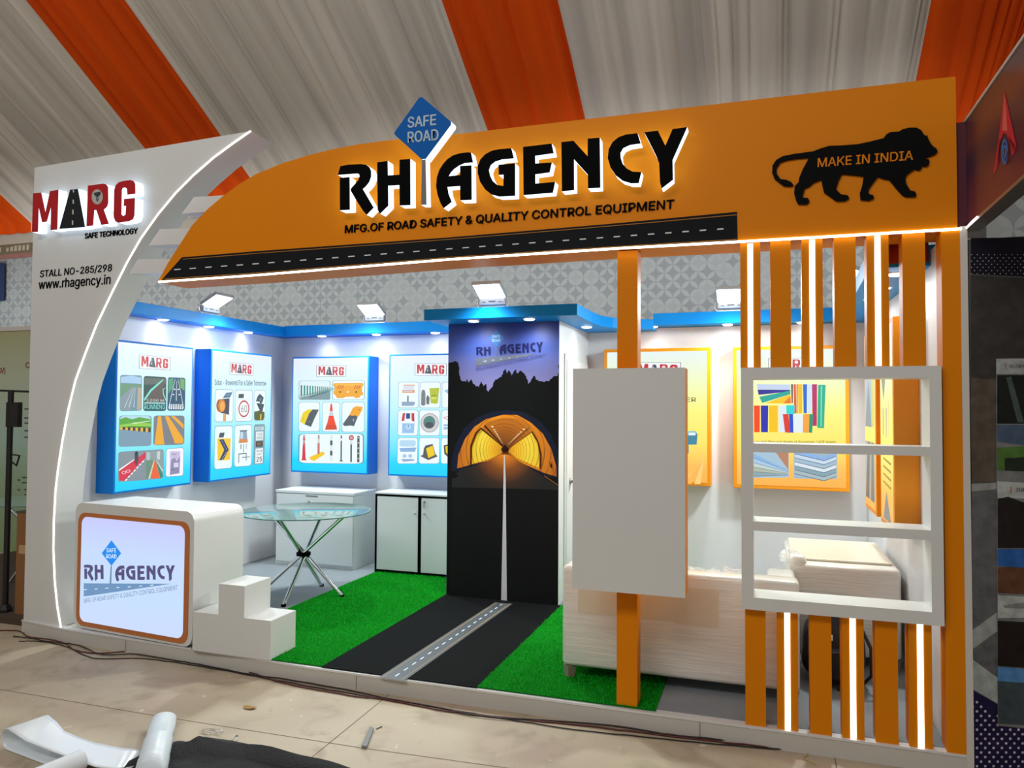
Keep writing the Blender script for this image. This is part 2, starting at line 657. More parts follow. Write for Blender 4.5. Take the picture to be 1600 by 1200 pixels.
w = MB(); w.box(0.0, .05, .3, 3.05, .1, 2.47)
structure(w.build('wall_left', WALLW))
w = MB(); w.box(.05, 5.93, 3.0, 3.05, .1, 2.47)
structure(w.build('wall_back', WALLW))
w = MB(); w.box(5.93, 5.98, .14, 3.05, .1, 2.55)
structure(w.build('wall_right', WALLW))

# turf and asphalt
rnd = random.Random(5)
GRB = paint('turf_backing', '#0a7016', .95, spec=.05)
GRA = paint('turf_blade', '#18b82c', .75, var=.35, vscale=60, spec=.08)
for lab, x0, x1, y0, y1, n in (('bright green artificial grass mat left of the black road, running under the glass table', 1.5, 2.5, .02, 2.52, 26000),
                               ('bright green artificial grass mat right of the black road, under the plastic-wrapped sofa', 3.53, 4.55, .02, 3.0, 26000)):
    t = thing('grass_mat', lab, 'artificial grass', ((x0 + x1) / 2, (y0 + y1) / 2, .104))
    g = MB(); g.box(x0, x1, y0, y1, .104, .109); g.build('backing', GRB, t)
    b = MB()
    for k in range(n):
        x, y = rnd.uniform(x0, x1), rnd.uniform(y0, y1)
        a = rnd.uniform(0, 6.28); h = rnd.uniform(.008, .017); wd = .0022
        dx, dy = math.cos(a) * wd, math.sin(a) * wd
        lx, ly = rnd.gauss(0, .005), rnd.gauss(0, .005)
        b.v += [(x - dx, y - dy, .108), (x + dx, y + dy, .108), (x + lx, y + ly, .108 + h)]
        b.f.append([3 * k, 3 * k + 1, 3 * k + 2]); b.m.append(0)
    o = b.build('blades', GRA, t, fix=False); o['kind'] = 'stuff'

am = MB(); am.box(2.5, 3.53, .01, 1.925, .104, .108)
tag(am.build('asphalt_mat', paint('black_asphalt_sheet', '#0b0d0e', .9, spec=.1, bump=.3, bscale=160, var=.18, vscale=5)), 'black asphalt-look mat between the two green grass mats', 'mat')
F = PZ(.1085)
rs = thing('road_strip', 'narrow printed road strip with white dashes crossing the black mat', 'floor graphic', (3.05, .95, .108))
q = [F.hit(*p) for p in ((773, 941), (801, 943.5), (631, 1064), (592, 1058))]
def bil(q, u, v): return (q[0] * (1 - u) + q[1] * u) * (1 - v) + (q[3] * (1 - u) + q[2] * u) * v
m2 = MB(); m2.prism(q, (0, 0, -.0005))
for k in range(17):
    v0 = .02 + k * .058
    m2.face([bil(q, a, b) + Vector((0, 0, .0006)) for a, b in ((.47, v0), (.53, v0), (.53, v0 + .026), (.47, v0 + .026))], 1)
for u in (.13, .87):
    m2.face([bil(q, a, b) + Vector((0, 0, .0006)) for a, b in ((u - .022, 0), (u + .022, 0), (u + .014, 1), (u - .014, 1))], 2)
m2.build('printed_strip', [paint('road_grey_print', '#4a5258', .5, var=.1), ink('#dfe4e6'), ink('#b58f4e')], rs, fix=False)

# ------------------------------------------------------------------ white curved pillar at the left
pn = Vector((-.0952, -1, 0)).normalized()
PP = Plane((-.18, .16, 0), pn)
back = Vector((0, .24, 0))
curve = [(391.5, 204.8), (365.8, 222.6), (334, 246), (302.5, 273.5), (275, 301), (247.5, 334), (220, 372.5), (198, 411), (176, 455), (151, 507), (132, 555.5), (118, 594), (107, 638), (97.6, 687.5), (90.8, 731.5), (86.6, 767), (84.2, 812), (83.4, 858), (85.5, 908), (89.6, 948), (95.6, 983)]
pil = thing('pillar', 'tall white curved pillar at the left with red and grey road lettering', 'pillar', (0.2, .2, 0))
front = [PP.hit(*q) for q in [(54, 262)] + curve + [(97, 990), (36.5, 980)]]
front = [Vector((p.x, p.y, .1 if p.z < .16 else p.z)) for p in front]
pm = MB(); pm.prism(front, back)
pm.build('body', WHITE, pil, smooth=True)
lp = [PP.hit(*q, .004) for q in curve]
ml = MB(); ml.tube(lp, .006, 6); ml.build('led_strip', LEDP, pil)

ZM = conv(40, 270, .125)
MARG = {
 'M': [(92, 257), (197, 246), (248, 488), (303, 229), (413, 210), (397, 710), (312, 718), (316, 435), (266, 612), (206, 620), (165, 440), (156, 740), (78, 743)],
 'A': [(555, 212), (655, 200), (745, 680), (420, 702)],
 'R': [(778, 160), (970, 135), (1010, 145), (1032, 180), (1035, 370), (1020, 425), (978, 462), (1042, 638), (945, 652), (885, 468), (860, 466), (845, 660), (760, 670)],
 'G': [(1106, 215), (1125, 155), (1160, 120), (1215, 102), (1310, 90), (1352, 103), (1372, 140), (1374, 262), (1272, 274), (1266, 200), (1245, 184), (1215, 190), (1205, 215), (1198, 520), (1222, 540), (1248, 522), (1255, 415), (1226, 415), (1229, 328), (1368, 315), (1362, 530), (1345, 580), (1295, 606), (1160, 625), (1120, 605), (1100, 550)]}
NORM = {}
FL = .07
for ch, pts in MARG.items():
    P = [PP.hit(*q, FL) for q in ZM(pts)]
    NORM[ch] = [((p.x), (p.z)) for p in P]
    L = MB(); L.prism(P, -pn * (FL - .004), 0, 1)
    if ch == 'A':
        dd = L
        for a, b in (((598, 210), (600, 245)), ((595, 335), (597, 385)), ((591, 460), (594, 520)), ((586, 595), (589, 650))):
            dd.face([PP.hit(*q, FL + .002) for q in ZM([(a[0] - 7, a[1]), (b[0] + 5, a[1]), (b[0] + 7, b[1]), (a[0] - 8, b[1])])], 2)
    lo = L.build('letter', [{'A': CHAR}.get(ch, RED), LETLIT, ink('#c8c8c4')], pil)
    if ch == 'R':
        A = Art(PP, ZM([(820, 200), (972, 205), (968, 400), (822, 400)]), FL + .001, ink)
        A.e('#b9b4b0', .5, .5, .47, .48).p('#3a4048', [(.2, .25), (.75, .15), (.8, .3), (.62, .5), (.4, .5), (.25, .38)]).e('#3a4048', .5, .62, .12, .1).e('#b9b4b0', .5, .62, .05, .05).p('#3a4048', [(.42, .7), (.58, .7), (.5, .82)])
        A.build('round_emblem', lo)
allx = [p[0] for k in 'MARG' for p in NORM[k]]; allz = [p[1] for k in 'MARG' for p in NORM[k]]
# the wordmark rises slightly on the pillar; level it for the small printed copies
def nrmz(d, keys):
    X = [p[0] for k in keys for p in d[k]]; Z = [p[1] for k in keys for p in d[k]]
    x0, x1, z0, z1 = min(X), max(X), min(Z), max(Z)
    return {k: [((a - x0) / (x1 - x0), (b - z0) / (z1 - z0)) for a, b in d[k]] for k in keys}
NM = nrmz(NORM, 'MARG')

tx = MB(); h = lambda q: PP.hit(*q, .004)
text_on(tx, 'SAFE TECHNOLOGY', *[h(q) for q in ZM([(738, 822), (1393, 757), (742, 757)])], 0, .07, pn * -.003)
tx.build('lettering', BLACK, pil, fix=False)
Z1 = conv(0, 180, .275)
tx = MB()
text_on(tx, 'STALL NO-285/298', *[h(q) for q in Z1([(225, 926), (632, 891), (229, 881)])], 0, .012, pn * -.003)
tx.build('lettering', BLACK, pil, fix=False)
tx = MB()
text_on(tx, 'www.rhagency.in', *[h(q) for q in Z1([(217, 1003), (624, 974), (221, 936)])], 0, .012, pn * -.003)
tx.build('lettering', BLACK, pil, fix=False)
TP = PY(.07)
for q in ([(303, 308), (376, 303.5), (346, 329), (284, 334)], [(250, 358), (318, 356), (302, 381), (232, 383.5)], [(215, 405.5), (281, 404), (268, 425.5), (202, 427.5)]):
    b = MB(); b.prism([TP.hit(*p) for p in q], (0, .11, 0)); b.build('connecting_bar', WHITE, pil)

# ------------------------------------------------------------------ orange fascia
fas = thing('fascia', 'large orange fascia sign with lit black RH AGENCY letters across the stall front', 'sign board', (3.6, .14, 2.56))
FP = PY(0.0)
arc = [(246, 441), (263, 410), (300, 352), (325, 326), (350, 305), (375, 287), (400, 272), (440, 255.5), (480, 243), (520, 233), (560, 225.5), (600, 220), (640, 216), (690, 211)]
front = [FP.hit(*q) for q in arc] + [Vector((3.4, 0, 3.34)), Vector((4.1, 0, 3.338)), Vector((5.99, 0, 3.332)), Vector((5.99, 0, 2.587))]
front += [FP.hit(*q) for q in ((1300, 370), (1150, 378.5), (960, 389), (700, 406), (400, 430.5))]
fm = MB(); fm.prism(front, (0, .28, 0)); fm.build('board', ORANGE, fas, smooth=True)
lw = [(248, 440.5), (400, 430), (700, 405.5), (960, 388.5), (1150, 378), (1300, 369.5), (1502, 357.5)]
ml = MB(); ml.tube([FP.hit(*q, .004) for q in lw], .006, 6); ml.build('led_strip', glow('fascia_led', '#fff4e2', 6.0), fas)

LETTERS = [
 ('R', conv(520, 230, .1), [(80, 435), (100, 350), (118, 295), (250, 272), (440, 262), (520, 275), (575, 315), (600, 375), (600, 460), (570, 545), (520, 610), (470, 655), (640, 945), (530, 1058), (470, 990), (380, 850), (285, 690), (275, 655), (350, 570), (395, 515), (418, 455), (410, 420), (380, 412)]),
 ('R', conv(520, 230, .1), [(108, 480), (265, 465), (268, 978), (110, 987)]),
 ('H', conv(520, 230, .1), [(692, 235), (858, 215), (862, 440), (1040, 430), (1042, 195), (1212, 182), (1215, 905), (1045, 912), (1040, 592), (865, 602), (868, 915), (740, 1040), (700, 980)]),
 ('A', conv(670, 215, .1), [(660, 232), (692, 388), (560, 400), (470, 440), (400, 490), (350, 540), (312, 602), (490, 584), (488, 442), (668, 432), (672, 972), (492, 980), (488, 758), (292, 772), (310, 880), (360, 1005), (232, 1105), (180, 1020), (135, 890), (113, 760), (125, 620), (165, 500), (220, 415), (290, 335), (380, 275), (500, 240), (600, 230)]),
 ('G', conv(670, 215, .1), [(1290, 165), (1330, 325), (1150, 340), (1040, 375), (970, 430), (940, 510), (960, 600), (1000, 680), (1070, 740), (1165, 755), (1168, 580), (1092, 585), (1088, 425), (1350, 400), (1350, 910), (1100, 922), (980, 890), (880, 810), (800, 690), (765, 560), (765, 440), (805, 340), (880, 260), (980, 205), (1100, 180)]),
 ('E', conv(810, 195, .1), [(72, 345), (520, 292), (552, 445), (262, 485), (265, 605), (525, 588), (488, 745), (265, 775), (265, 918), (575, 892), (540, 1062), (80, 1100)]),
 ('N', conv(810, 195, .1), [(670, 270), (860, 248), (1080, 490), (1082, 215), (1272, 200), (1282, 985), (1088, 995), (1085, 780), (870, 540), (872, 1020), (680, 1042)]),
 ('C', conv(930, 185, .1), [(660, 230), (712, 392), (540, 418), (440, 465), (395, 540), (400, 620), (430, 710), (490, 780), (580, 830), (722, 838), (680, 1012), (560, 1015), (430, 975), (320, 890), (240, 770), (195, 620), (210, 480), (270, 370), (360, 295), (480, 250)]),
 ('Y', conv(930, 185, .1), [(765, 215), (980, 192), (1095, 425), (1210, 165), (1440, 135), (1210, 650), (1215, 960), (1040, 1095), (1012, 1000), (998, 700), (960, 600), (850, 380)])]
FD = .075
RHN, AGN = {}, {}
for i, (ch, cv, pts) in enumerate(LETTERS):
    P = [FP.hit(*q, FD) for q in cv(pts)]
    (RHN if i < 3 else AGN)[str(i)] = [(p.x, p.z) for p in P]
    if i == 1:
        L.prism(P, (0, FD - .004, 0), 0, 1)
        L.build('letter', [BLACK, LETLIT], fas)
        continue
    L = MB(); L.prism(P, (0, FD - .004, 0), 0, 1)
    if i != 0:
        L.build('letter', [BLACK, LETLIT], fas)
RHN, AGN = nrmz(RHN, list(RHN)), nrmz(AGN, list(AGN))

SG = conv(600, 140, .1)
sg = MB(); sg.prism([FP.hit(*q, FD) for q in SG([(545, 130), (570, 118), (600, 120), (1040, 495), (1052, 520), (1045, 555), (655, 1080), (590, 1090), (168, 705), (160, 680), (175, 650)])], (0, FD - .004, 0), 0, 1)
so = sg.build('road_sign', [paint('blue_sign_face', '#0a5cae', .5, spec=.08), LETLIT], fas)
so['label'] = 'blue diamond reading SAFE ROAD'
tx = MB(); h = lambda q: FP.hit(*q, FD + .002)
text_on(tx, 'SAFE', *[h(q) for q in SG([(372, 598), (808, 552), (376, 432)])], 0, .035)
text_on(tx, 'ROAD', *[h(q) for q in SG([(376, 830), (850, 786), (372, 662)])], 0, .035)
tx.build('lettering', GREYL, so, fix=False)
ps = MB(); ps.prism([FP.hit(*q, FD - .01) for q in conv(520, 230, .1)([(1392, 190), (1450, 190), (1466, 900), (1380, 900)])], (0, FD - .015, 0), 0, 1)
ps.build('sign_post', [paint('grey_post_face', '#6d6a64', .5), LETLIT], fas)

tx = MB(); h = lambda q: FP.hit(*q, .008)
text_on(tx, 'MFG.OF ROAD SAFETY & QUALITY CONTROL EQUIPMENT', h((538.5, 365)), h((1052.5, 326.5)), h((539.3, 352)), 0, .03, (0, .006, 0))
tx.build('lettering', BLACK, fas, fix=False)

rq = [(284, 402), (400, 392.5), (700, 371), (950, 350), (1151.5, 331), (1152.5, 376.5), (950, 388), (700, 404), (400, 428.5), (252, 438)]
r1 = MB(); r1.prism([FP.hit(*q, .003) for q in rq], (0, .002, 0))
import bisect
def interp(tab, x):
    for (a, b), (c, d) in zip(tab[:-1], tab[1:]):
        if a <= x <= c:
            return b + (d - b) * (x - a) / (c - a)
    return tab[-1][1]
TOPL = [(252, 404.5), (284, 402), (400, 392.5), (700, 371), (950, 350), (1153, 331)]
BOTL = [(252, 438), (400, 428.5), (700, 404), (950, 388), (1153, 376.5)]
def band(x0, x1, t0, t1, mb, mi):
    c = []
    for x, t in ((x0, t0), (x1, t0), (x1, t1), (x0, t1)):
        c.append(FP.hit(x, interp(TOPL, x) * (1 - t) + interp(BOTL, x) * t, .0045))
    mb.face(c, mi)
r2 = r1
x = 272
while x < 1145:
    band(x, x + 10, .52, .57, r2, 1)
    x += 24.3 + (x - 272) * .0035
for t in (.08, .93):
    xs_ = [(286 if t < .5 else 258), 400, 550, 700, 850, 1000, 1151]
    for a, b in zip(xs_[:-1], xs_[1:]):
        band(a, b, t, t + .03, r1, 2)
r1.build('road_graphic', [paint('asphalt_print', '#1c1e21', .7, var=.1, spec=.06), ink('#d8d8d2'), ink('#a8702a')], fas, fix=False)

LI = conv(1195, 180, .175)
lion = [(430, 322), (500, 295), (575, 273), (700, 268), (830, 258), (950, 232), (1060, 205), (1085, 170), (1120, 150), (1200, 145), (1230, 125), (1290, 110), (1355, 110), (1400, 135), (1418, 170), (1440, 185), (1450, 172), (1455, 200), (1475, 240), (1500, 275), (1530, 295), (1545, 320), (1525, 345), (1490, 360), (1430, 378), (1440, 392), (1470, 395), (1465, 440), (1440, 458), (1410, 450), (1395, 480), (1370, 492), (1340, 480), (1310, 500), (1270, 530), (1255, 560), (1262, 610), (1300, 672), (1340, 680), (1355, 705), (1345, 728), (1260, 730), (1225, 710), (1180, 660), (1110, 575), (1060, 568), (1010, 548), (930, 655), (925, 700), (970, 715), (975, 742), (930, 762), (855, 755), (850, 690), (870, 630), (885, 545), (800, 535), (690, 525), (660, 580), (635, 660), (680, 705), (740, 715), (755, 740), (720, 765), (640, 768), (580, 725), (530, 690), (518, 640), (505, 575), (440, 600), (400, 635), (355, 655), (335, 735), (385, 738), (400, 770), (375, 795), (300, 795), (280, 760), (262, 690), (268, 630), (300, 600), (310, 550), (340, 480), (395, 378), (300, 385), (200, 400), (140, 420), (105, 470), (105, 520), (140, 570), (190, 575), (235, 595), (258, 625), (230, 635), (170, 632), (140, 610), (90, 570), (65, 510), (68, 450), (100, 400), (160, 365), (260, 345), (370, 330)]
lm = MB(); lm.prism([FP.hit(*q, .012) for q in LI(lion)], (0, .01, 0))
lo = lm.build('lion_emblem', paint('black_lion_board', '#0b0b0b', .6, spec=.06), fas)
tx = MB(); text_on(tx, 'MAKE IN INDIA', *[FP.hit(*q, .0135) for q in LI([(472, 464), (1322, 397), (475, 385)])], 0, .02)
tx.build('lettering', ORANGE, lo, fix=False)

# ------------------------------------------------------------------ orange posts, slats, white panel, display frame
pt = thing('post', 'single wide orange post standing behind the white blank panel', 'post', (4.39, .08, .1))
b = MB(); b.box(4.338, 4.45, .03, .14, .1, 2.587); b.build('body', ORANGE, pt)
b = MB(); b.box(4.332, 4.456, .028, .146, .1, .106); b.build('foot_plate', ORANGED, pt)

cm = thing('corner_post', 'broad orange corner post at the right end of the stall', 'post', (5.965, .06, .1))
b = MB(); b.box(5.92, 6.0, .0, .12, .094, 2.587); b.build('body', ORANGE, cm)
b = MB(); b.box(6.0, 6.03, -.005, .125, .0, 2.6); b.build('edge_strip', LAMW, cm)

ordn = ['leftmost', 'second from left', 'third from left', 'third from right', 'second from right', 'rightmost']
protoslats = {}
def slat(x0, x1, z0, z1, led, where, i):
    key = (led, where)
    lab = '%s orange slat %s the white display frame, %s' % (ordn[i], where, 'with a lit white strip' if led else 'plain and unlit')
    grp = 'orange slats %s the display frame' % where
    if key in protoslats:
        dup(protoslats[key], ((x0 + x1) / 2, .06, z0), lab)
        return
    t = thing('slat', lab, 'slat', ((x0 + x1) / 2, .06, z0), grp)
    b = MB(); b.box(x0, x1, .01, .11, z0, z1); b.build('board', ORANGE, t)
    if led:
        b = MB(); c = (x0 + x1) / 2; b.box(c - .013, c + .013, .008, .01, z0 + .004, z1 - .004); b.build('led_strip', LEDW, t)
    protoslats[key] = t
for i, x in enumerate((4.99, 5.138, 5.29, 5.443, 5.592, 5.752)):
    slat(x, x + .1, 1.932, 2.585, i % 2 == 0, 'above', i)
for i, x in enumerate((5.008, 5.162, 5.318, 5.465, 5.615, 5.762)):
    slat(x, x + .1, .1, .698, i % 2 == 1, 'below', i)

W3 = PY(-.13)
pa = thing('blank_signboard', 'blank white display panel with orange edges mounted on the single orange post', 'panel', (4.39, -.05, .72))
P = [W3.hit(*q) for q in ((893, 577), (1068, 574), (1072, 934), (897, 920))]
x0, x1 = (P[0].x + P[3].x) / 2, (P[1].x + P[2].x) / 2
z0, z1 = (P[2].z + P[3].z) / 2, (P[0].z + P[1].z) / 2
b = MB(); b.box(x0, x1, -.125, .028, z0, z1); b.build('edge_frame', ORANGE, pa)
b = MB(); b.box(x0 - .001, x1 + .001, -.13, -.125, z0 - .001, z1 + .001); b.build('face', WHITE, pa)

DF = thing('shelf_unit', 'white open display frame with three empty shelves set into the orange slats', 'shelf', (5.45, .06, .70))
X0, X1, Y0, Y1 = 4.993, 5.907, -.04, .16
b = MB()
b.box(X0, X0 + .058, Y0, Y1, .70, 1.93); b.build('side_board', WHITE, DF)
b = MB(); b.box(X1 - .052, X1, Y0, Y1, .70, 1.93); b.build('side_board', WHITE, DF)
for z0, z1, nm in ((1.873, 1.93, 'top_board'), (1.499, 1.542, 'shelf_board'), (1.10, 1.147, 'shelf_board'), (.70, .762, 'bottom_board')):
    b = MB(); b.box(X0 + .058, X1 - .052, Y0, Y1, z0, z1); b.build(nm, WHITE, DF)

# ------------------------------------------------------------------ blue beams with downlights
def plan(pts, z0, z1, name, label):
    b = MB(); b.prism([(x, y, z1) for x, y in pts], (0, 0, z0 - z1))
    return tag(b.build(name, BLUE, bevel=.004), label, 'beam')
plan([(.0, .5), (.20, .5), (.20, 2.8), (.20, 3.05), (.0, 3.05)], 2.472, 2.575, 'beam', 'blue beam along the top of the left white wall')
plan([(.2, 2.8), (2.42, 2.8), (2.42, 3.05), (.2, 3.05)], 2.476, 2.585, 'beam', 'blue beam along the back wall left of the tunnel tower')
plan([(2.42, 1.6), (3.73, 1.6), (3.73, 2.1), (3.75, 2.4), (3.82, 2.58), (3.95, 2.72), (4.15, 2.8), (4.15, 3.05), (2.42, 3.05)], 2.44, 2.532, 'beam', 'blue overhanging beam capping the tunnel-printed tower')
plan([(4.15, 2.8), (5.85, 2.8), (5.85, 3.05), (4.15, 3.05)], 2.476, 2.585, 'beam', 'blue beam along the back wall above the yellow light boxes')
plan([(5.85, 3.05), (5.85, 2.8), (5.80, 2.6), (5.74, 2.2), (5.68, 1.5), (5.64, .3), (5.98, .3), (5.98, 3.05)], 2.47, 2.58, 'beam', 'wide blue beam along the right wall seen between the slats')

dl = None
def spot(loc, target, power, size=150, color=(1, 1, 1), blend=1, rad=.06):
    L = bpy.data.lights.new('spot', 'SPOT'); L.energy = power; L.spot_size = math.radians(size); L.spot_blend = blend; L.color = color
    L.shadow_soft_size = rad
    o = bpy.data.objects.new('spot', L); o.location = loc
    o.rotation_euler = (Vector(target) - Vector(loc)).to_track_quat('-Z', 'Y').to_euler()
    COL.objects.link(o)
def downlight(x, y, z, lab, aim, power=2.4):
    global dl
    if dl is None:
        dl = thing('downlight', lab, 'downlight', (x, y, z), 'recessed round downlights in the blue beams')
        b = MB(); b.lathe((x, y, z), [(.043, -.006), (.052, -.005), (.054, 0.0)], 24); b.build('trim_ring', ALU, dl, smooth=True)
        b = MB(); b.lathe((x, y, z), [(.03, -.0125), (.04, -.010), (.042, -.0055)], 24); b.build('lens', LAMP, dl, smooth=True)
    else:
        dup(dl, (x, y, z), lab)
    spot((x, y, z - .05), (x + aim[0] * .8, y + aim[1], z - 1), power)
def hitx(px, py, x): return PX(x).hit(px, py).y
def hity(px, py, y): return PY(y).hit(px, py).x
for px, py, n in ((255, 497, 'nearest the white pillar'), (327, 508, 'middle one of its run'), (388, 516, 'nearest the back corner')):
    downlight(.13, hitx(px, py, .13), 2.472, 'round downlight in the left beam, ' + n, (-.12, 0))
for px, py, n in ((503, 520, 'above the traffic cone poster, left of centre'), (588, 519, 'between the two blue posters'), (680, 517, 'above the poster beside the tower')):
    downlight(hity(px, py, 2.87), 2.87, 2.476, 'round downlight in the back beam, ' + n, (0, .12))
for px, py, n in ((740, 498, 'left one above the tunnel print'), (827, 496, 'right one above the tunnel print')):
    downlight(hity(px, py, 1.72), 1.72, 2.44, 'round downlight in the tower beam, ' + n, (0, .3), 10)
downlight(3.62, hitx(917, 502, 3.62), 2.44, 'round downlight in the tower beam, over the white door side', (-.12, 0))
for px, py, n in ((1020, 507, 'right of the orange post'), (1137, 502, 'left of the orange slats')):
    downlight(hity(px, py, 2.87), 2.87, 2.476, 'round downlight in the back right beam, ' + n, (0, .12))
downlight(5.42, 2.87, 2.476, 'round downlight in the back right beam, above the poster of coloured rolls', (0, .12))
for px, py, n in ((1404, 427, 'nearest'), (1400, 450, 'middle one'), (1392, 468, 'farthest')):
    y = max(.5, min(2.4, PZ(2.465).hit(px, py).y))
    downlight(5.80, y, 2.47, 'round downlight in the right wall beam, %s seen between the slats' % n, (.1, 0))

# floodlights standing on the beams
fd = None
FLOOD = glow('flood_led_panel', '#ffffff', 9.0)
FGRID = paint('flood_housing', '#c3c7c8', .4)
def floodlight(x, y, z, rotz, lab, power=140):
    global fd
    if fd is None:
        fd = thing('floodlight', lab, 'floodlight', (0, 0, 0), 'LED floodlights on the blue beams')
        a = math.radians(28)
        ey, ez = Vector((0, -math.cos(a), math.sin(a))), Vector((0, math.sin(a), math.cos(a)))
        hp = Vector((0, 0, .085))
        b = MB()
        q = [hp + Vector((sx * .125, 0, 0)) + ey * t for sx, t in ((-1, 0), (1, 0), (1, .2), (-1, .2))]
        b.prism(q, ez * .03)
        b.build('housing', FGRID, fd, bevel=.004)
        b = MB()
        q = [hp - ez * .002 + Vector((sx * .112, 0, 0)) + ey * t for sx, t in ((-1, .012), (1, .012), (1, .188), (-1, .188))]
        b.prism(q, ez * .0015)
        lo = b.build('led_panel', FLOOD, fd)
        b = MB()
        for k in range(1, 10):
            t = -.112 + k * .0224
            b.prism([hp - ez * .004 + Vector((t + s * .0012, 0, 0)) + ey * u for s, u in ((-1, .012), (1, .012), (1, .188), (-1, .188))], ez * .0015)
        for k in range(1, 8):
            u = .012 + k * .022
            b.prism([hp - ez * .004 + Vector((sx * .112, 0, 0)) + ey * (u + d) for sx, d in ((-1, -.0012), (1, -.0012), (1, .0012), (-1, .0012))], ez * .0015)
        b.build('grid', paint('flood_grid', '#9a9a9a', .5), lo)
        b = MB(); b.box(-.11, .11, -.02, .03, .03, .085); bo = b.build('driver_box', FGRID, fd, bevel=.004)
        b = MB()
        b.box(-.03, .03, -.0215, -.02, .055, .063); b.box(-.085, -.055, -.0215, -.02, .052, .057); b.box(.055, .085, -.0215, -.02, .052, .057)
        b.build('marking', paint('flood_marking', '#55585c', .6), bo)
        b = MB()
        b.tube([(-.135, .02, .09), (-.14, 0, .03), (-.115, -.01, .006), (.115, -.01, .006), (.14, 0, .03), (.135, .02, .09)], .006, 6)
        b.build('bracket', ALU, fd)
        o = fd; o.location = (x, y, z); o.rotation_euler = (0, 0, rotz)
    else:
        o = dup(fd, (x, y, z), lab, rotz)
    fwd = Vector((math.sin(rotz), -math.cos(rotz), 0))
    c = Vector((x, y, z + .10)) + fwd * .26
    spot(c, c + fwd * .5 + Vector((0, 0, -.85)), power, 152, (.91, 1, .985), .7, .1)
    return o
floodlight(.12, PX(.12).hit(328, 485).y, 2.575, math.pi / 2, 'floodlight on the left wall beam')
floodlight(PY(2.87).hit(586, 497).x, 2.87, 2.585, .0, 'floodlight on the back beam between the two blue posters')
floodlight(PY(1.72).hit(770, 478).x, 1.72, 2.532, .0, 'floodlight on the beam above the tunnel print', 120)
floodlight(PY(2.87).hit(1142, 478).x, 2.87, 2.585, .0, 'floodlight on the back beam just left of the orange slats', 105)
floodlight(5.86, 1.95, 2.58, -math.pi / 2, 'floodlight on the right wall beam glimpsed between the slats', 150)

rp = MB()
rows = []
for z in (2.488, 2.53, 2.62):
    rows.append([(5.62 + k * .01, .285 + .008 * math.sin(k * 1.1), z) for k in range(31)])
rp.grid(rows)
tag(rp.build('cloth_strip', paint('dark_red_cloth', '#8a2408', .85), smooth='all', fix=False, solid=.004), 'dark red cloth strip hanging behind the fascia above the right wall beam', 'cloth')

# ------------------------------------------------------------------ printed tower
tw = thing('tower', 'square tower printed with a glowing road tunnel, lilac sky and dark trees', 'tower', (3.0, 2.45, .1))
TY = 1.925
b = MB(); b.box(2.505, 3.5, TY, 3.0, .104, 2.44); b.build('body', WALLW, tw)
TPl = PY(TY)
pr = MB(); pr.face([(2.505, TY - .0015, .108), (3.5, TY - .0015, .108), (3.5, TY - .0015, 2.44), (2.505, TY - .0015, 2.44)])
po = pr.build('print', ramp_mat('dusk_sky_print', [(0, '#a79bd0'), (.70, '#a79bd0'), (.80, '#8286c4'), (.9, '#3c56a6'), (1, '#223a8c')], 0, .45), tw, fix=False)
ZT = conv(640, 450, .208333)
ZB = conv(680, 640, .266667)
def vp_print(name, stops, rings):
    """printed glow that changes with distance from the picture's vanishing point"""
    mt, nt, b = new_mat(name)
    L = nt.links.new
    v0 = TPl.hit(*ZB([(408, 238)])[0]) - Vector((3.0, 2.45, .1))
    tc = nt.nodes.new('ShaderNodeTexCoord')
    ds = nt.nodes.new('ShaderNodeVectorMath'); ds.operation = 'DISTANCE'
    L(tc.outputs['Object'], ds.inputs[0]); ds.inputs[1].default_value = v0
    mr = nt.nodes.new('ShaderNodeMapRange'); mr.inputs['From Max'].default_value = .55
    L(ds.outputs['Value'], mr.inputs[0])
    rp = nt.nodes.new('ShaderNodeValToRGB'); e = rp.color_ramp.elements
    while len(e) < len(stops): e.new(.5)
    for i, (p, h) in enumerate(stops): e[i].position = p; e[i].color = lin(h)
    for i, (p, h) in enumerate(stops): e[i].position = p; e[i].color = lin(h)
    L(mr.outputs[0], rp.inputs[0])
    out = rp.outputs[0]
    if rings:
        lg = nt.nodes.new('ShaderNodeMath'); lg.operation = 'LOGARITHM'; L(ds.outputs['Value'], lg.inputs[0]); lg.inputs[1].default_value = 1.16
        fr = nt.nodes.new('ShaderNodeMath'); fr.operation = 'FRACT'; L(lg.outputs[0], fr.inputs[0])
        gt = nt.nodes.new('ShaderNodeMath'); gt.operation = 'GREATER_THAN'; L(fr.outputs[0], gt.inputs[0]); gt.inputs[1].default_value = .8
        ns = nt.nodes.new('ShaderNodeTexNoise'); ns.inputs['Scale'].default_value = 14; L(tc.outputs['Object'], ns.inputs['Vector'])
        ml = nt.nodes.new('ShaderNodeMath'); ml.operation = 'MULTIPLY'; L(gt.outputs[0], ml.inputs[0]); L(ns.outputs['Fac'], ml.inputs[1])
        mx = nt.nodes.new('ShaderNodeMix'); mx.data_type = 'RGBA'; mx.inputs[7].default_value = lin('#7a3a06')
        L(ml.outputs[0], mx.inputs[0]); L(out, mx.inputs[6]); out = mx.outputs[2]
    L(out, b.inputs['Base Color']); b.inputs['Roughness'].default_value = .45
    return mt
dome_mat = vp_print('tunnel_print', [(0, '#7a3a08'), (.1, '#b0620c'), (.3, '#f09a14'), (.62, '#e08410'), (.85, '#c86c0e'), (1, '#a04e0a')], True)
wall_mat = vp_print('tunnel_wall_print', [(0, '#d88a10'), (.2, '#ffc01c'), (.4, '#ffe040'), (.65, '#ffc424'), (.9, '#f0a016'), (1, '#d07c10')], True)
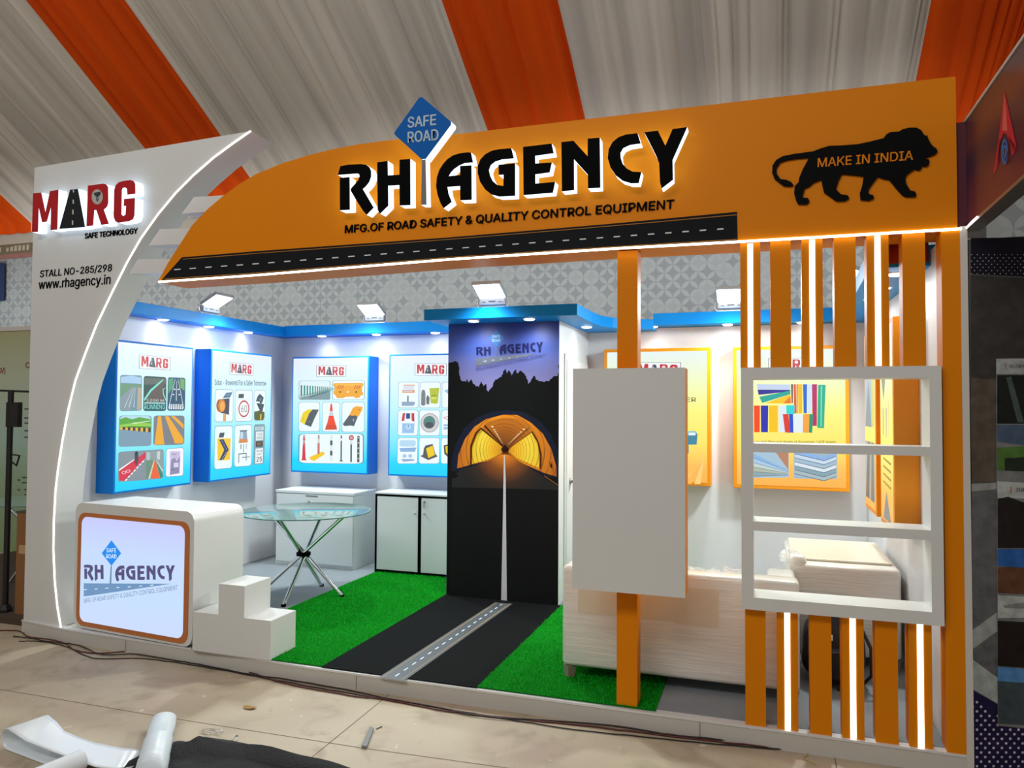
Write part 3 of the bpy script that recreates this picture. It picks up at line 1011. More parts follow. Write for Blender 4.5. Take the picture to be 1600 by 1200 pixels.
ceil_mat = vp_print('tunnel_roof_print', [(0, '#3a1a06'), (.1, '#7a400a'), (.4, '#b8680e'), (.7, '#d8841a'), (1, '#b8640e')], True)
road_mat = vp_print('tunnel_road_print', [(0, '#ffa822'), (.12, '#e07c14'), (.3, '#8a4a14'), (.5, '#3c2416'), (.64, '#221913'), (.78, '#141517')], False)
A = Art(TPl, [(0, 0), (1, 0), (1, 1), (0, 1)], .0018, ink)
def T(col, pts):
    A.lift += .0003
    A.mb.face([Vector((min(max(p.x, 2.506), 3.499), p.y, p.z)) for p in (TPl.hit(x, y, A.lift) for x, y in pts)], A.mi(col))
tree = [(313, 560), (335, 550), (365, 560), (375, 600), (372, 640), (385, 690), (425, 705), (432, 680), (440, 712), (465, 680), (478, 720), (520, 745), (540, 695), (552, 740), (572, 718), (576, 765), (590, 780), (610, 752), (620, 742), (640, 690), (690, 665), (700, 625), (717, 605), (728, 640), (745, 615), (765, 655), (795, 610), (806, 640), (830, 620), (860, 640), (885, 690), (890, 720), (920, 680), (935, 655), (950, 690), (985, 700), (1040, 700), (1075, 665), (1110, 660), (1118, 610), (1112, 590), (1130, 550), (1141, 552)]
rr_ = random.Random(8)
fine = []
for (a, b_), (c, d) in zip(tree[:-1], tree[1:]):
    n = max(1, int(math.hypot(c - a, d - b_) / 9))
    for k in range(n):
        t = k / n
        fine.append((a + (c - a) * t + rr_.uniform(-4, 4) * (k > 0), b_ + (d - b_) * t + rr_.uniform(-7, 5) * (k > 0)))
fine.append(tree[-1])
ww = [TPl.hit(*q, .0021) for q in ZT(fine)]
ww = [Vector((min(max(p.x, 2.506), 3.499), p.y, p.z)) for p in ww]
ww = [Vector((2.506, ww[0].y, ww[0].z))] + ww[1:-1] + [Vector((3.499, ww[-1].y, ww[-1].z)), Vector((3.499, ww[0].y, .109)), Vector((2.506, ww[0].y, .109))]
A.lift = .0021; A.mb.face(ww, A.mi('#0f1214'))
T('#191f33', ZB([(95, 300), (120, 200), (170, 110), (240, 50), (330, 12), (420, 2), (520, 15), (610, 65), (670, 130), (715, 230), (732, 330), (732, 400), (95, 360)]))
dome = [(128, 345), (136, 265), (175, 170), (230, 100), (300, 55), (400, 29), (480, 31), (560, 75), (630, 140), (680, 230), (710, 335), (710, 392), (640, 372), (440, 285), (385, 285), (220, 320)]
T(dome_mat, ZB(dome))
T(dome_mat, ZB([(180, 190), (235, 115), (300, 72), (400, 48), (480, 50), (550, 90), (610, 150), (655, 235), (690, 340), (440, 280), (385, 280), (170, 310)]))
T(wall_mat, ZB([(213, 320), (212, 210), (240, 140), (275, 108), (395, 222), (392, 255), (330, 285)]))
T(wall_mat, ZB([(424, 245), (455, 215), (570, 132), (600, 190), (612, 250), (614, 345), (480, 285)]))
T(ceil_mat, ZB([(275, 108), (300, 72), (400, 48), (480, 50), (550, 90), (570, 132), (424, 230), (400, 222)]))
for a, c in (((268, 112), (394, 214)), ((288, 95), (398, 212)), ((570, 128), (436, 218)), ((548, 108), (430, 214))):
    T('#3a1a06', ZB([(a[0] - 4, a[1]), (a[0] + 5, a[1] - 4), (c[0] + 2, c[1] - 1), (c[0] - 1, c[1] + 2)]))
for k in range(12):
    t = (k / 12) ** .7
    for a, c in (((335, 100), (398, 205)), ((520, 115), (424, 208))):
        x, y = a[0] + (c[0] - a[0]) * t, a[1] + (c[1] - a[1]) * t
        s = 5 * (1 - t) + 1.5
        T('#ffe6b0', ZB([(x - s, y - s * .6), (x + s, y - s * .6), (x + s, y + s * .6), (x - s, y + s * .6)]))
T('#4a2408', ZB([(205, 325), (205, 210), (235, 135), (268, 104), (274, 110), (243, 142), (216, 212), (214, 320)]))
T('#4a2408', ZB([(570, 128), (605, 185), (622, 260), (618, 345), (610, 343), (612, 262), (598, 190), (564, 134)]))
T('#2a1206', ZB([(385, 232), (408, 205), (432, 232), (425, 250), (395, 250)]))
T('#2a1206', ZB([(668, 300), (676, 340), (686, 342), (684, 300), (679, 325)]))
T(road_mat, ZB([(405, 262), (380, 266), (300, 305), (150, 352), (118, 380), (700, 440), (712, 446), (640, 395), (520, 320), (430, 266)]))
T(road_mat, ZB([(405, 272), (330, 310), (150, 365), (110, 420), (730, 450), (640, 402), (500, 325)]))
T(road_mat, ZB([(405, 300), (300, 340), (98, 405), (95, 520), (735, 520), (735, 455), (500, 340)]))
wl = [TPl.hit(*q, A.lift + .0006) for q in ZB([(96, 455), (733, 470), (733, 560), (734, 1155), (80, 1090), (93, 560)])]
wl = [Vector((min(max(p.x, 2.506), 3.499), p.y, max(p.z, .109))) for p in wl]
A.lift += .0006; A.mb.face(wl, A.mi('#141517'))
T('#8a5a2a', ZB([(640, 385), (720, 440), (720, 446), (640, 392)]))
T('#cfd2dc', ZB([(402, 268), (408, 268), (413, 400), (420, 1131), (386, 1130), (397, 600), (400, 400)]))
# wordmark on the sky
def zt(u, v): return ZT([(u, v)])[0]
A2 = Art(TPl, [zt(490, 310), zt(1030, 310), zt(1030, 630), zt(490, 630)], .0021, ink)
U = lambda x: (x - 490) / 540
V = lambda y: (y - 310) / 320
A2.p('#3f7fc4', [(U(650), V(315)), (U(708), V(378)), (U(650), V(440)), (U(592), V(378))])
A2.t('#b8d4f0', 'SAFE', U(620), V(352), U(678), V(374), .03).t('#b8d4f0', 'ROAD', U(620), V(382), U(680), V(404), .03)
A2.p('#5a6a90', [(U(645), V(440)), (U(653), V(440)), (U(655), V(520)), (U(640), V(522))])
A2.p('#6a7488', [(U(497), V(527)), (U(945), V(490)), (U(880), V(512)), (U(497), V(590))])
for k in range(6):
    x = 555 + k * 62; y = 551 - k * 8.4; s = 1 - k * .12
    A2.p('#c8cce0', [(U(x), V(y - 4 * s)), (U(x + 22 * s), V(y - 6 * s)), (U(x + 22 * s), V(y)), (U(x), V(y + 2 * s))])
A2.polys('#1c1f52', list(RHN.values()), U(497), V(443), U(607), V(512), .01)
A2.polys('#1c1f52', list(AGN.values()), U(673), V(424), U(1000), V(505), .06)
A2.t('#4a4f80', 'MFG. OF ROAD SAFETY & QUALITY CONTROL EQUIPMENT', U(500), V(598), U(1014), V(622), 0, V(515) - V(622))
A.build('tunnel_picture', po); A2.build('wordmark', po)
b = MB(); b.box(3.5, 3.512, 2.08, 2.97, .104, 2.18); b.build('door_frame', paint('door_frame_white', '#cfd2d2', .5), tw)
b = MB(); b.box(3.5, 3.518, 2.13, 2.92, .11, 2.13); do = b.build('door', WALLW, tw, bevel=.003)
b = MB(); b.tube([(3.515, 2.225, 1.09), (3.525, 2.225, 1.09), (3.54, 2.225, 1.09), (3.545, 2.225, 1.09), (3.565, 2.225, 1.09), (3.58, 2.225, 1.09)], [.028, .028, .01, .016, .03, .022], 14)
b.build('knob', STEEL, do, smooth=True)

# ------------------------------------------------------------------ light boxes
GB = [(0, '#00cfff'), (.10, '#12d8ff'), (.3, '#86ecfc'), (.55, '#c0f4fd'), (.8, '#dcf4ff'), (1, '#e6eeff')]
GO = [(0, '#ffb24a'), (.12, '#ffc05a'), (.3, '#ffe86a'), (.55, '#fbf884'), (.75, '#f2fac0'), (1, '#e6f4f4')]
GBM = ramp_mat('cyan_backlit_gradient', GB, 1.0)
GOM = ramp_mat('yellow_backlit_gradient', GO, 1.0)

def lightbox(label, axis, c0, c1, d0, d1, z0, z1, kind):
    """axis 'x': faces +X or -X; axis 'y': faces the visitor. c = extent along the wall, d0 wall side, d1 face"""
    t = thing('light_box', label, 'light box', ((d0 + d1) / 2, (c0 + c1) / 2, z0) if axis == 'x' else ((c0 + c1) / 2, (d0 + d1) / 2, z0), 'backlit posters')
    fr = BLUEF if kind == 'b' else ORF
    s = 1 if d1 > d0 else -1
    f = .016 if kind == 'b' else .03
    b = MB()
    lo, hi = min(d0, d1), max(d0, d1)
    if axis == 'x': b.box(lo, hi, c0, c1, z0, z1)
    else: b.box(c0, c1, lo, hi, z0, z1)
    b.build('casing', fr, t, bevel=.004)
    e = d1 + s * .002
    if axis == 'x': pts = [(e, c0 + f, z0 + f), (e, c1 - f, z0 + f), (e, c1 - f, z1 - f), (e, c0 + f, z1 - f)]
    else: pts = [(c0 + f, e, z0 + f), (c1 - f, e, z0 + f), (c1 - f, e, z1 - f), (c0 + f, e, z1 - f)]
    b = MB(); b.face(pts)
    po = b.build('poster', GBM if kind == 'b' else GOM, t, fix=False)
    pl = Plane((e, 0, 0), (s, 0, 0)) if axis == 'x' else Plane((0, e, 0), (0, s, 0))
    return t, po, pl

def marg(pl, quad, po, strap='SAFE TECHNOLOGY'):
    a = Art(pl, quad)
    a.r('#4a5560', 0, 0, 1, 1).r('#f2f6fb', .012, .02, .988, .98)
    a.polys('#c9303c', [NM[k] for k in 'MRG'], .07, .08, .93, .86)
    a.polys('#4c545c', [NM['A']], .07, .08, .93, .86)
    a.p('#f2f6fb', [(.395, .25), (.41, .25), (.412, .4), (.393, .4)]).p('#f2f6fb', [(.392, .5), (.412, .5), (.415, .66), (.39, .66)])
    a.e('#e8e6ea', .63, .32, .04, .13)
    if strap: a.t('#8a5058', strap, .5, .9, .93, .96)
    a.build('wordmark', po)

def pics(pl, po, zc, quads, fns):
    for q, fn in zip(quads, fns):
        a = Art(pl, zc(q)); fn(a); a.build('picture', po)

# -- pictures
def road1(a):
    a.rr('#6f93a4').p('#a9cdea', [(.03, .06), (.5, .01), (.97, .06), (.97, .24), (.03, .22)]).p('#6f9a78', [(.02, .24), (.97, .26), (.97, .4), (.5, .34), (.02, .62)])
    a.p('#8a9aa2', [(.02, .62), (.55, .33), (.75, .33), (.5, .98), (.08, .98), (.02, .9)]).p('#b8a890', [(.8, .34), (.98, .36), (.98, .9), (.9, .98), (.78, .98)])
    for x0, x1 in ((.2, .58), (.4, .64), (.62, .7)):
        a.p('#cfe2ea', [(x0, .9), (x0 + .03, .9), (x1 + .005, .36), (x1, .36)])
def running(a):
    a.rr('#2f5148').p('#5f6a62', [(.03, .06), (.97, .05), (.97, .2), (.03, .25)]).p('#63574f', [(.1, .72), (.3, .45), (.62, .2), (.86, .08), (.95, .1), (.86, .35), (.9, .55), (.97, .72)])
    a.p('#7fe0d0', [(.02, .66), (.3, .38), (.7, .15), (.86, .07), (.88, .09), (.72, .2), (.34, .44), (.06, .72)]).p('#7fe0d0', [(.98, .3), (.88, .38), (.9, .5), (.99, .66), (.99, .72), (.86, .52), (.84, .36)])
    a.p('#1f4f56', [(.02, .75), (.98, .75), (.98, .93), (.9, .99), (.1, .99), (.02, .93)]).r('#bfe8e4', .04, .755, .96, .785)
    a.t('#d8e6e4', '1200 M', .14, .66, .9, .73).t('#8fe8e0', 'RUNNING', .05, .81, .95, .95)
def runway(a):
    a.rr('#2c5672').p('#4fa070', [(.04, .06), (.3, .02), (.3, .3), (.05, .5)]).p('#6faa58', [(.7, .02), (.95, .05), (.96, .4), (.72, .3)]).p('#24506e', [(.42, .03), (.58, .03), (.97, .9), (.9, .98), (.1, .98), (.03, .9)])
    a.p('#e8f2f6', [(.06, .93), (.09, .93), (.42, .05), (.4, .05)]).p('#e8f2f6', [(.91, .93), (.94, .93), (.6, .05), (.58, .05)]).p('#e8f2f6', [(.49, .1), (.51, .1), (.52, .7), (.48, .7)])
    for k in range(8): a.p('#f4fafc', [(.1 + k * .105, .96), (.16 + k * .105, .96), (.17 + k * .095, .8), (.13 + k * .095, .8)])
    for y, w_ in ((.34, .16), (.5, .22)): a.r('#f0f6fa', .5 - w_, y, .5 - w_ + .1, y + .03).r('#f0f6fa', .5 + w_ - .1, y, .5 + w_, y + .03)
def verge(a):
    a.rr('#7f9cb0').p('#b6dcea', [(.03, .08), (.1, .01), (.9, .01), (.97, .08), (.97, .2), (.03, .2)]).p('#5aa83a', [(.02, .12), (.2, .05), (.4, .12), (.62, .05), (.98, .12), (.98, .45), (.02, .4)])
    a.p('#93cf4a', [(.02, .3), (.5, .22), (.98, .26), (.98, .36), (.4, .34), (.02, .4)]).p('#dfe8d0', [(.4, .24), (.98, .16), (.98, .18), (.45, .27)]).p('#3f7f2a', [(.05, .36), (.4, .35), (.98, .38), (.98, .42), (.3, .41), (.05, .41)])
    for k in range(12):
        x = .04 + k * .078
        a.p('#e8b83a' if k % 2 == 0 else '#3a3428', [(x, .37 + k * .003), (x + .078, .373 + k * .003), (x + .078, .45 + k * .009), (x, .445 + k * .009)])
def rumble(a):
    a.rr('#7c7f84')
    for x0, x1 in ((.05, .16), (.66, .36), (1.02, .56)):
        pass
    a.p('#f0aa22', [(.04, .98), (.36, .98), (.24, .02), (.14, .02)]).p('#f0aa22', [(.66, .9), (.97, .85), (.97, .92), (.93, .96), (.72, .96)]).p('#f0aa22', [(.7, .95), (.95, .94), (.97, .8), (.48, .02), (.36, .02)]).p('#f0aa22', [(.97, .46), (.97, .3), (.68, .02), (.56, .02)])
def cycle(a):
    a.rr('#86939c', 0, 0, 1, 1, .05, .08)
    a.p('#d8324a', [(.02, .62), (.36, .3), (.6, .06), (.6, .25), (.14, .97), (.03, .95)]).p('#eef2f4', [(.02, .58), (.34, .28), (.36, .3), (.02, .64)])
    for k in range(7):
        t = k / 7
        a.p('#f2f4f6', [(.15 + .42 * t, .97 - .66 * t), (.19 + .42 * t, .97 - .66 * t), (.22 + .42 * t, .91 - .66 * t), (.18 + .42 * t, .91 - .66 * t)])
    a.e('#f4d8dc', .13, .7, .05, .05).e('#d8324a', .13, .7, .035, .035).e('#f4d8dc', .22, .66, .05, .05).e('#d8324a', .22, .66, .035, .035)
    a.p('#4a4450', [(.36, .05), (.43, .03), (.45, .3), (.41, .52), (.37, .4)]).e('#2f2c34', .4, .08, .03, .06)
    a.p('#8fa0a4', [(.605, .02), (.96, .02), (.985, .1), (.985, .9), (.95, .97), (.605, .97)]).p('#6f8f78', [(.61, .3), (.8, .36), (.66, .97), (.61, .97)]).p('#b4c0c4', [(.62, .05), (.7, .1), (.7, .34), (.62, .34)]).p('#c8d0d0', [(.85, .08), (.92, .05), (.92, .34), (.85, .34)])
    a.p('#f0642a', [(.8, .36), (.82, .36), (.92, .97), (.72, .97)]).p('#e8e0c8', [(.78, .38), (.8, .36), (.7, .97), (.67, .97)]).p('#2f8a70', [(.83, .36), (.98, .84), (.98, .96), (.93, .97)]).p('#e8f0ee', [(.84, .36), (.985, .72), (.985, .77), (.84, .39)])
def brochure(a):
    a.card('#f6f2fa'); a.p('#c9bede', [(.22, .1), (.8, .13), (.78, .9), (.24, .94)]).p('#8f8aae', [(.3, .4), (.5, .34), (.62, .48), (.8, .28), (.78, .9), (.24, .94)]).r('#d8d4e8', .45, .52, .72, .68).r('#4a4660', .3, .74, .5, .76).r('#6a667e', .3, .2, .6, .22)

def blinker(a):
    a.card(); a.p('#2f5f88', [(.62, .1), (.95, .08), (.82, .24), (.42, .26)]).p('#6f93b4', [(.66, .12), (.88, .11), (.78, .2), (.52, .22)]).p('#4c4652', [(.3, .3), (.8, .27), (.78, .78), (.3, .72)]).e('#a8581c', .25, .5, .18, .2).e('#d88a2c', .38, .5, .2, .2).e('#f4ae4c', .4, .52, .13, .15).r('#e4a468', .45, .76, .62, .98)
def speed(a):
    a.card(); a.p('#4a5258', [(.2, .13), (.5, .13), (.48, .26), (.16, .26)]).r('#c8d4da', .13, .3, .88, .9).r('#f2fafc', .15, .31, .86, .89).e('#c04a52', .51, .6, .32, .27).e('#f6fbfd', .51, .6, .26, .22).t('#6a6e74', '60', .34, .49, .7, .71)
def signal(a):
    a.card(); a.p('#3f5660', [(.3, .2), (.5, .12), (.85, .24), (.75, .4), (.15, .36)]).p('#33444c', [(.2, .42), (.6, .44), (.9, .46), (.75, .7), (.45, .62)]).p('#55642e', [(.02, .7), (.5, .66), (.95, .72), (.95, .9), (.85, .98), (.12, .98), (.02, .92)]).r('#4a5a58', .5, .36, .68, .8).e('#6f8088', .55, .3, .12, .05).r('#d8b43c', .55, .78, .68, .96)
def chevron(a):
    a.card(); a.p('#4a5258', [(.28, .16), (.56, .16), (.5, .27), (.22, .27)]).p('#f6c822', [(.15, .29), (.9, .3), (.88, .8), (.17, .8)]).p('#2f3a68', [(.25, .32), (.5, .31), (.8, .56), (.52, .78), (.28, .79), (.55, .56)])
    for k in range(5): a.e('#c8d0e8', .42 + k * .06, .36 + k * .045, .02, .012, 8).e('#c8d0e8', .66 - k * .05, .62 + k * .033, .02, .012, 8)
def beacon(a):
    a.card(); a.p('#8fa4ba', [(.32, .14), (.7, .14), (.74, .34), (.28, .34)]).p('#cfe0f0', [(.36, .17), (.48, .17), (.48, .33), (.34, .33)]).r('#4a5058', .3, .13, .72, .155).p('#d88a4a', [(.27, .34), (.75, .34), (.78, .43), (.24, .43)]).r('#33383e', .36, .46, .4, .58).r('#33383e', .52, .46, .55, .66).r('#33383e', .68, .46, .71, .58)
    a.r('#4a4e54', .26, .68, .7, .7).r('#4a4e54', .24, .68, .28, .9).r('#4a4e54', .68, .68, .72, .86).r('#4a4e54', .45, .77, .92, .785)
def radar(a):
    a.rr('#7fa0ac').r('#c4d6da', .1, .06, .9, .15).r('#aac4c8', .2, .07, .7, .13).r('#e4eef0', .18, .18, .86, .4).t('#6a7478', 'YOUR', .3, .22, .75, .28).t('#6a7478', 'SPEED', .25, .31, .8, .37).r('#4a3f38', .2, .42, .82, .56).r('#7a5a40', .3, .45, .7, .53).r('#f0f6f6', .18, .6, .86, .97).t('#4a4e52', 'SPEED', .25, .64, .8, .69).t('#4a4e52', 'LIMIT', .28, .72, .76, .77).t('#3a3e42', '25', .28, .81, .78, .93, .02)

def fence(a):
    a.card('#dff2f6'); a.p('#e8f4f4', [(.01, .3), (.99, .3), (.99, .5), (.01, .7)]); a.p('#7f9aa0', [(.02, .86), (.99, .48), (.99, .98), (.06, .98)]).p('#b4c4c6', [(.02, .78), (.99, .4), (.99, .5), (.02, .9)])
    for k in range(18):
        x = .06 + k * .1 * (1 - k * .022); w_ = .05 * (1 - k * .045)
        a.r('#178a82', x, .24 + k * .008, x + w_, .78 - k * .018)
    for k in range(8): a.p('#4a5a60', [(.35 + k * .07, .83 - k * .035), (.4 + k * .07, .8 - k * .035), (.4 + k * .07, .85 - k * .035), (.35 + k * .07, .88 - k * .035)])
def barrier(a):
    a.card(); a.p('#f0a818', [(.03, .15), (.92, .13), (.97, .18), (.95, .3), (.92, .34), (.92, .6), (.96, .64), (.96, .76), (.88, .78), (.84, .9), (.72, .92), (.66, .84), (.4, .86), (.34, .92), (.14, .92), (.1, .78), (.03, .7), (.03, .55), (.08, .5), (.06, .34), (.02, .28)]).r('#f8bc30', .08, .2, .9, .28)
    for x in (.14, .21, .28, .66, .73, .8): a.p('#d8541c', [(x, .44), (x + .03, .44), (x + .08, .26), (x + .05, .26)])
    for x in (.24, .74): a.e('#6a4a10', x, .6, .03, .05)
    a.e('#f8e8c0', .48, .6, .045, .04)
def hump1(a):
    a.card(); a.p('#f2d41c', [(.06, .66), (.2, .36), (.42, .26), (.66, .24), (.5, .38), (.28, .76)]).p('#565c66', [(.28, .76), (.5, .38), (.66, .25), (.95, .26), (.72, .6), (.58, .84)]).e('#c89a10', .22, .56, .03, .015).e('#9aa0a8', .5, .66, .03, .015)
def cone(a):
    a.card(); a.p('#e8481c', [(.47, .06), (.55, .06), (.6, .3), (.42, .3)]).p('#c8d4d8', [(.42, .3), (.6, .3), (.64, .46), (.38, .46)]).p('#f04a24', [(.38, .46), (.64, .46), (.78, .76), (.26, .76)]).p('#d84a24', [(.24, .76), (.8, .76), (.86, .92), (.16, .93)])
def hump2(a):
    a.card(); a.p('#f4aa20', [(.32, .44), (.48, .2), (.62, .14), (.92, .16), (.9, .26), (.72, .5), (.62, .46), (.5, .48)]).p('#565e68', [(.04, .74), (.32, .44), (.5, .46), (.6, .44), (.7, .5), (.54, .8), (.4, .78), (.12, .8)]).e('#c06a10', .76, .26, .04, .02).r('#e8e0d8', .5, .56, .53, .64)
def posts(a):
    a.card('#eefaff')
    a.p('#d8323c', [(.065, .4), (.1, .4), (.11, .85), (.13, .9), (.035, .9), (.055, .85)])
    for k in range(4): a.r('#d84a52' if k % 2 else '#b8a8ac', .068, .05 + k * .09, .1, .14 + k * .09)
    a.p('#f4c81c', [(.18, .78), (.36, .6), (.4, .64), (.4, .7), (.24, .92), (.17, .86)]).r('#c87a6c', .29, .32, .325, .68).r('#d8d4d4', .292, .18, .325, .32).r('#a89a9c', .295, .05, .322, .18)
    for k in range(5): a.r('#4c5458' if k % 2 else '#dfe6e8', .485, .06 + k * .17, .52, .22 + k * .17)
    a.r('#4a5054', .645, .06, .665, .92).r('#e8e8e4', .64, .16, .668, .24).r('#3a4044', .63, .89, .68, .92)
    a.r('#54585c', .795, .3, .82, .94).e('#b8585c', .808, .14, .04, .09).e('#d8a8a8', .808, .14, .022, .05).r('#d8dcdc', .79, .26, .825, .36)
    a.r('#4a4e52', .9, .08, .935, .94)
    for k in range(5): a.r('#b8c0c4', .905, .12 + k * .17, .93, .16 + k * .17)

def stud1(a):
    a.card(); a.r('#e8a878', .25, .1, .82, .14).r('#d4e0f0', .25, .14, .78, .28).r('#e89a64', .2, .3, .8, .42).r('#c8d2e0', .25, .33, .7, .38).r('#7a8490', .44, .53, .52, .76).p('#8fa8c4', [(.18, .76), (.8, .76), (.84, .84), (.74, .92), (.18, .92)])
def bottles(a):
    a.card(); a.p('#7c8084', [(.1, .32), (.14, .3), (.22, .3), (.27, .42), (.28, .88), (.18, .92), (.07, .88), (.07, .44)]).p('#6c7074', [(.33, .56), (.38, .5), (.44, .56), (.48, .62), (.46, .86), (.33, .86), (.31, .64)]).p('#b8c43c', [(.46, .24), (.94, .22), (.88, .8), (.82, .84), (.54, .82)]).r('#8a9a28', .56, .5, .84, .54).r('#dfe47c', .56, .6, .82, .66)
def sheet(a): a.card(); a.p('#8ac4e8', [(.1, .34), (.5, .2), (.9, .4), (.6, .64)])
def beads(a):
    a.card(); a.p('#c83a48', [(.24, .12), (.36, .12), (.32, .42), (.18, .44)]).p('#c83a48', [(.66, .12), (.8, .12), (.82, .46), (.68, .42)]).r('#2c4a8a', .4, .13, .6, .34).p('#9ac4ec', [(.22, .52), (.82, .52), (.8, .9), (.22, .9)]).e('#bcdcf4', .52, .66, .14, .1).r('#4a7fa8', .5, .58, .54, .68)
def disc(a):
    a.card(); a.e('#b4b0b4', .5, .5, .45, .38).e('#d4d2d4', .5, .5, .4, .34).e('#6a7a80', .48, .48, .29, .25).e('#4f8a80', .48, .42, .24, .17).e('#4a545c', .48, .58, .2, .12)
def label_(a): a.card(); a.p('#c84a54', [(.08, .3), (.5, .18), (.9, .4), (.6, .52)]).p('#f2f4f8', [(.14, .3), (.5, .2), (.7, .32), (.4, .42)]).r('#8ab4dc', .1, .56, .86, .62).r('#a8c4e0', .1, .66, .86, .76)
def stud2(a): a.card(); a.rr('#b8dcf4', .1, .1, .9, .34).p('#8fb4e0', [(.1, .4), (.94, .38), (.86, .54), (.16, .54)]).e('#a8c8e4', .36, .7, .1, .07).e('#a8c8e4', .64, .7, .1, .07).p('#94aacc', [(.2, .82), (.8, .82), (.86, .88), (.3, .92)])
def reflector(a): a.card(); a.p('#5c5a5c', [(.24, .4), (.32, .3), (.66, .24), (.8, .62), (.92, .72), (.46, .86), (.06, .7), (.2, .66)]).p('#f2d024', [(.34, .42), (.66, .3), (.78, .66), (.46, .78)])
def shield(a): a.card(); a.p('#4a4648', [(.12, .3), (.5, .22), (.9, .3), (.86, .6), (.5, .86), (.16, .62)]).p('#f0d22c', [(.2, .34), (.5, .27), (.82, .34), (.78, .58), (.5, .78), (.24, .58)])

Z = conv(170, 530, .208333)
t, po, pl = lightbox('blue-framed backlit poster of road marking photos nearest the white pillar', 'x', .565, 1.415, .05, .23, 1.015, 2.24, 'b')
marg(pl, Z([(230, 115), (463, 137), (461, 233), (227, 220)]), po)
pics(pl, po, Z, [[(85, 267), (250, 272), (247, 536), (82, 540)], [(262, 275), (432, 284), (430, 538), (258, 538)], [(443, 285), (575, 290), (571, 536), (438, 536)], [(78, 573), (322, 573), (318, 800), (72, 808)], [(337, 573), (568, 573), (566, 790), (333, 796)], [(72, 845), (412, 825), (410, 1045), (68, 1072)], [(432, 822), (562, 812), (558, 1025), (426, 1033)]],
     [road1, running, runway, verge, rumble, cycle, brochure])
Z = conv(320, 540, .183333)
t, po, pl = lightbox('blue-framed backlit poster of solar signs, second along the left wall', 'x', 1.645, 2.56, .05, .23, 1.01, 2.25, 'b')
marg(pl, Z([(215, 142), (413, 158), (411, 256), (211, 246)]), po)
a = Art(pl, Z([(80, 285), (530, 300), (530, 345), (80, 340)])); a.t('#4a6a80', 'Solar - Powered For a Safer Tomorrow', .01, .05, .985, .95, .01); a.build('slogan', po)
pics(pl, po, Z, [[(90, 372), (243, 376), (239, 650), (86, 650)], [(262, 376), (408, 378), (403, 645), (258, 648)], [(423, 378), (517, 380), (512, 640), (419, 643)], [(86, 685), (237, 680), (232, 1045), (80, 1058)], [(256, 678), (402, 672), (396, 1025), (250, 1038)], [(420, 672), (514, 668), (506, 1008), (413, 1018)]],
     [blinker, speed, signal, chevron, beacon, radar])
Z = conv(450, 540, .175)
t, po, pl = lightbox('blue-framed backlit poster with orange cone and bollards on the back wall', 'y', .31, 1.24, 3.0, 2.8, 1.02, 2.245, 'b')
marg(pl, Z([(253, 178), (520, 178), (517, 278), (253, 278)]), po)
pics(pl, po, Z, [[(97, 313), (378, 313), (376, 485), (95, 485)], [(397, 310), (685, 310), (683, 483), (396, 483)], [(95, 503), (285, 503), (285, 768), (95, 768)], [(307, 503), (463, 503), (460, 772), (305, 770)], [(482, 503), (683, 503), (682, 774), (480, 772)], [(95, 785), (677, 785), (675, 1058), (93, 1050)]],
     [fence, barrier, hump1, cone, hump2, posts])
Z = conv(600, 540, .174880)
t, po, pl = lightbox('blue-framed backlit poster of road studs half hidden by the tunnel tower', 'y', 1.468, 2.42, 3.0, 2.8, 1.02, 2.255, 'b')
marg(pl, Z([(275, 160), (560, 162), (558, 267), (275, 267)]), po)
qs, cs = [], ((129, 311), (322, 506), (520, 705))
for (v0, v1) in ((325, 557), (575, 805), (822, 1056)):
    k = (v0 - 325) * -.016
    for (u0, u1) in cs:
        qs.append([(u0 + k, v0), (u1 + k, v0), (u1 + k - 4, v1), (u0 + k - 4, v1)])
pics(pl, po, Z, qs, [stud1, bottles, sheet, beads, disc, label_, stud2, reflector, shield])

Z = conv(860, 520, .25)
t, po, pl = lightbox('orange-framed yellow backlit poster behind the blank white panel', 'y', 3.69, 4.652, 3.0, 2.83, 1.03, 2.268, 'o')
marg(pl, Z([(525, 185), (816, 185), (816, 290), (525, 290)]), po)
a = Art(pl, Z([(480, 400), (912, 404), (912, 434), (480, 432)])); a.t('#5a5c40', 'PARTNER', .45, .06, .995, .9, .02); a.build('slogan', po)
a = Art(pl, Z([(640, 600), (920, 600), (920, 770), (640, 770)])); a.p('#3f8aa4', [(.2, .12), (.95, .08), (1, .2), (.98, .58), (.2, .6)]).p('#7fc4d8', [(.2, .12), (.95, .08), (.98, .22), (.2, .3)]).r('#e8f4f0', .8, .14, .95, .24).r('#4a7a8c', .3, .6, .8, .9); a.build('picture', po)
a = Art(pl, Z([(330, 760), (965, 760), (963, 950), (330, 945)]))
for k in range(3): a.p(('#ffc468', '#ffb856', '#ffd27c')[k], [(.72 + k * .09, .98), (.78 + k * .09, .98), (.99, .4 - k * .1), (.99, .25 - k * .1)])
a.build('swoosh', po)

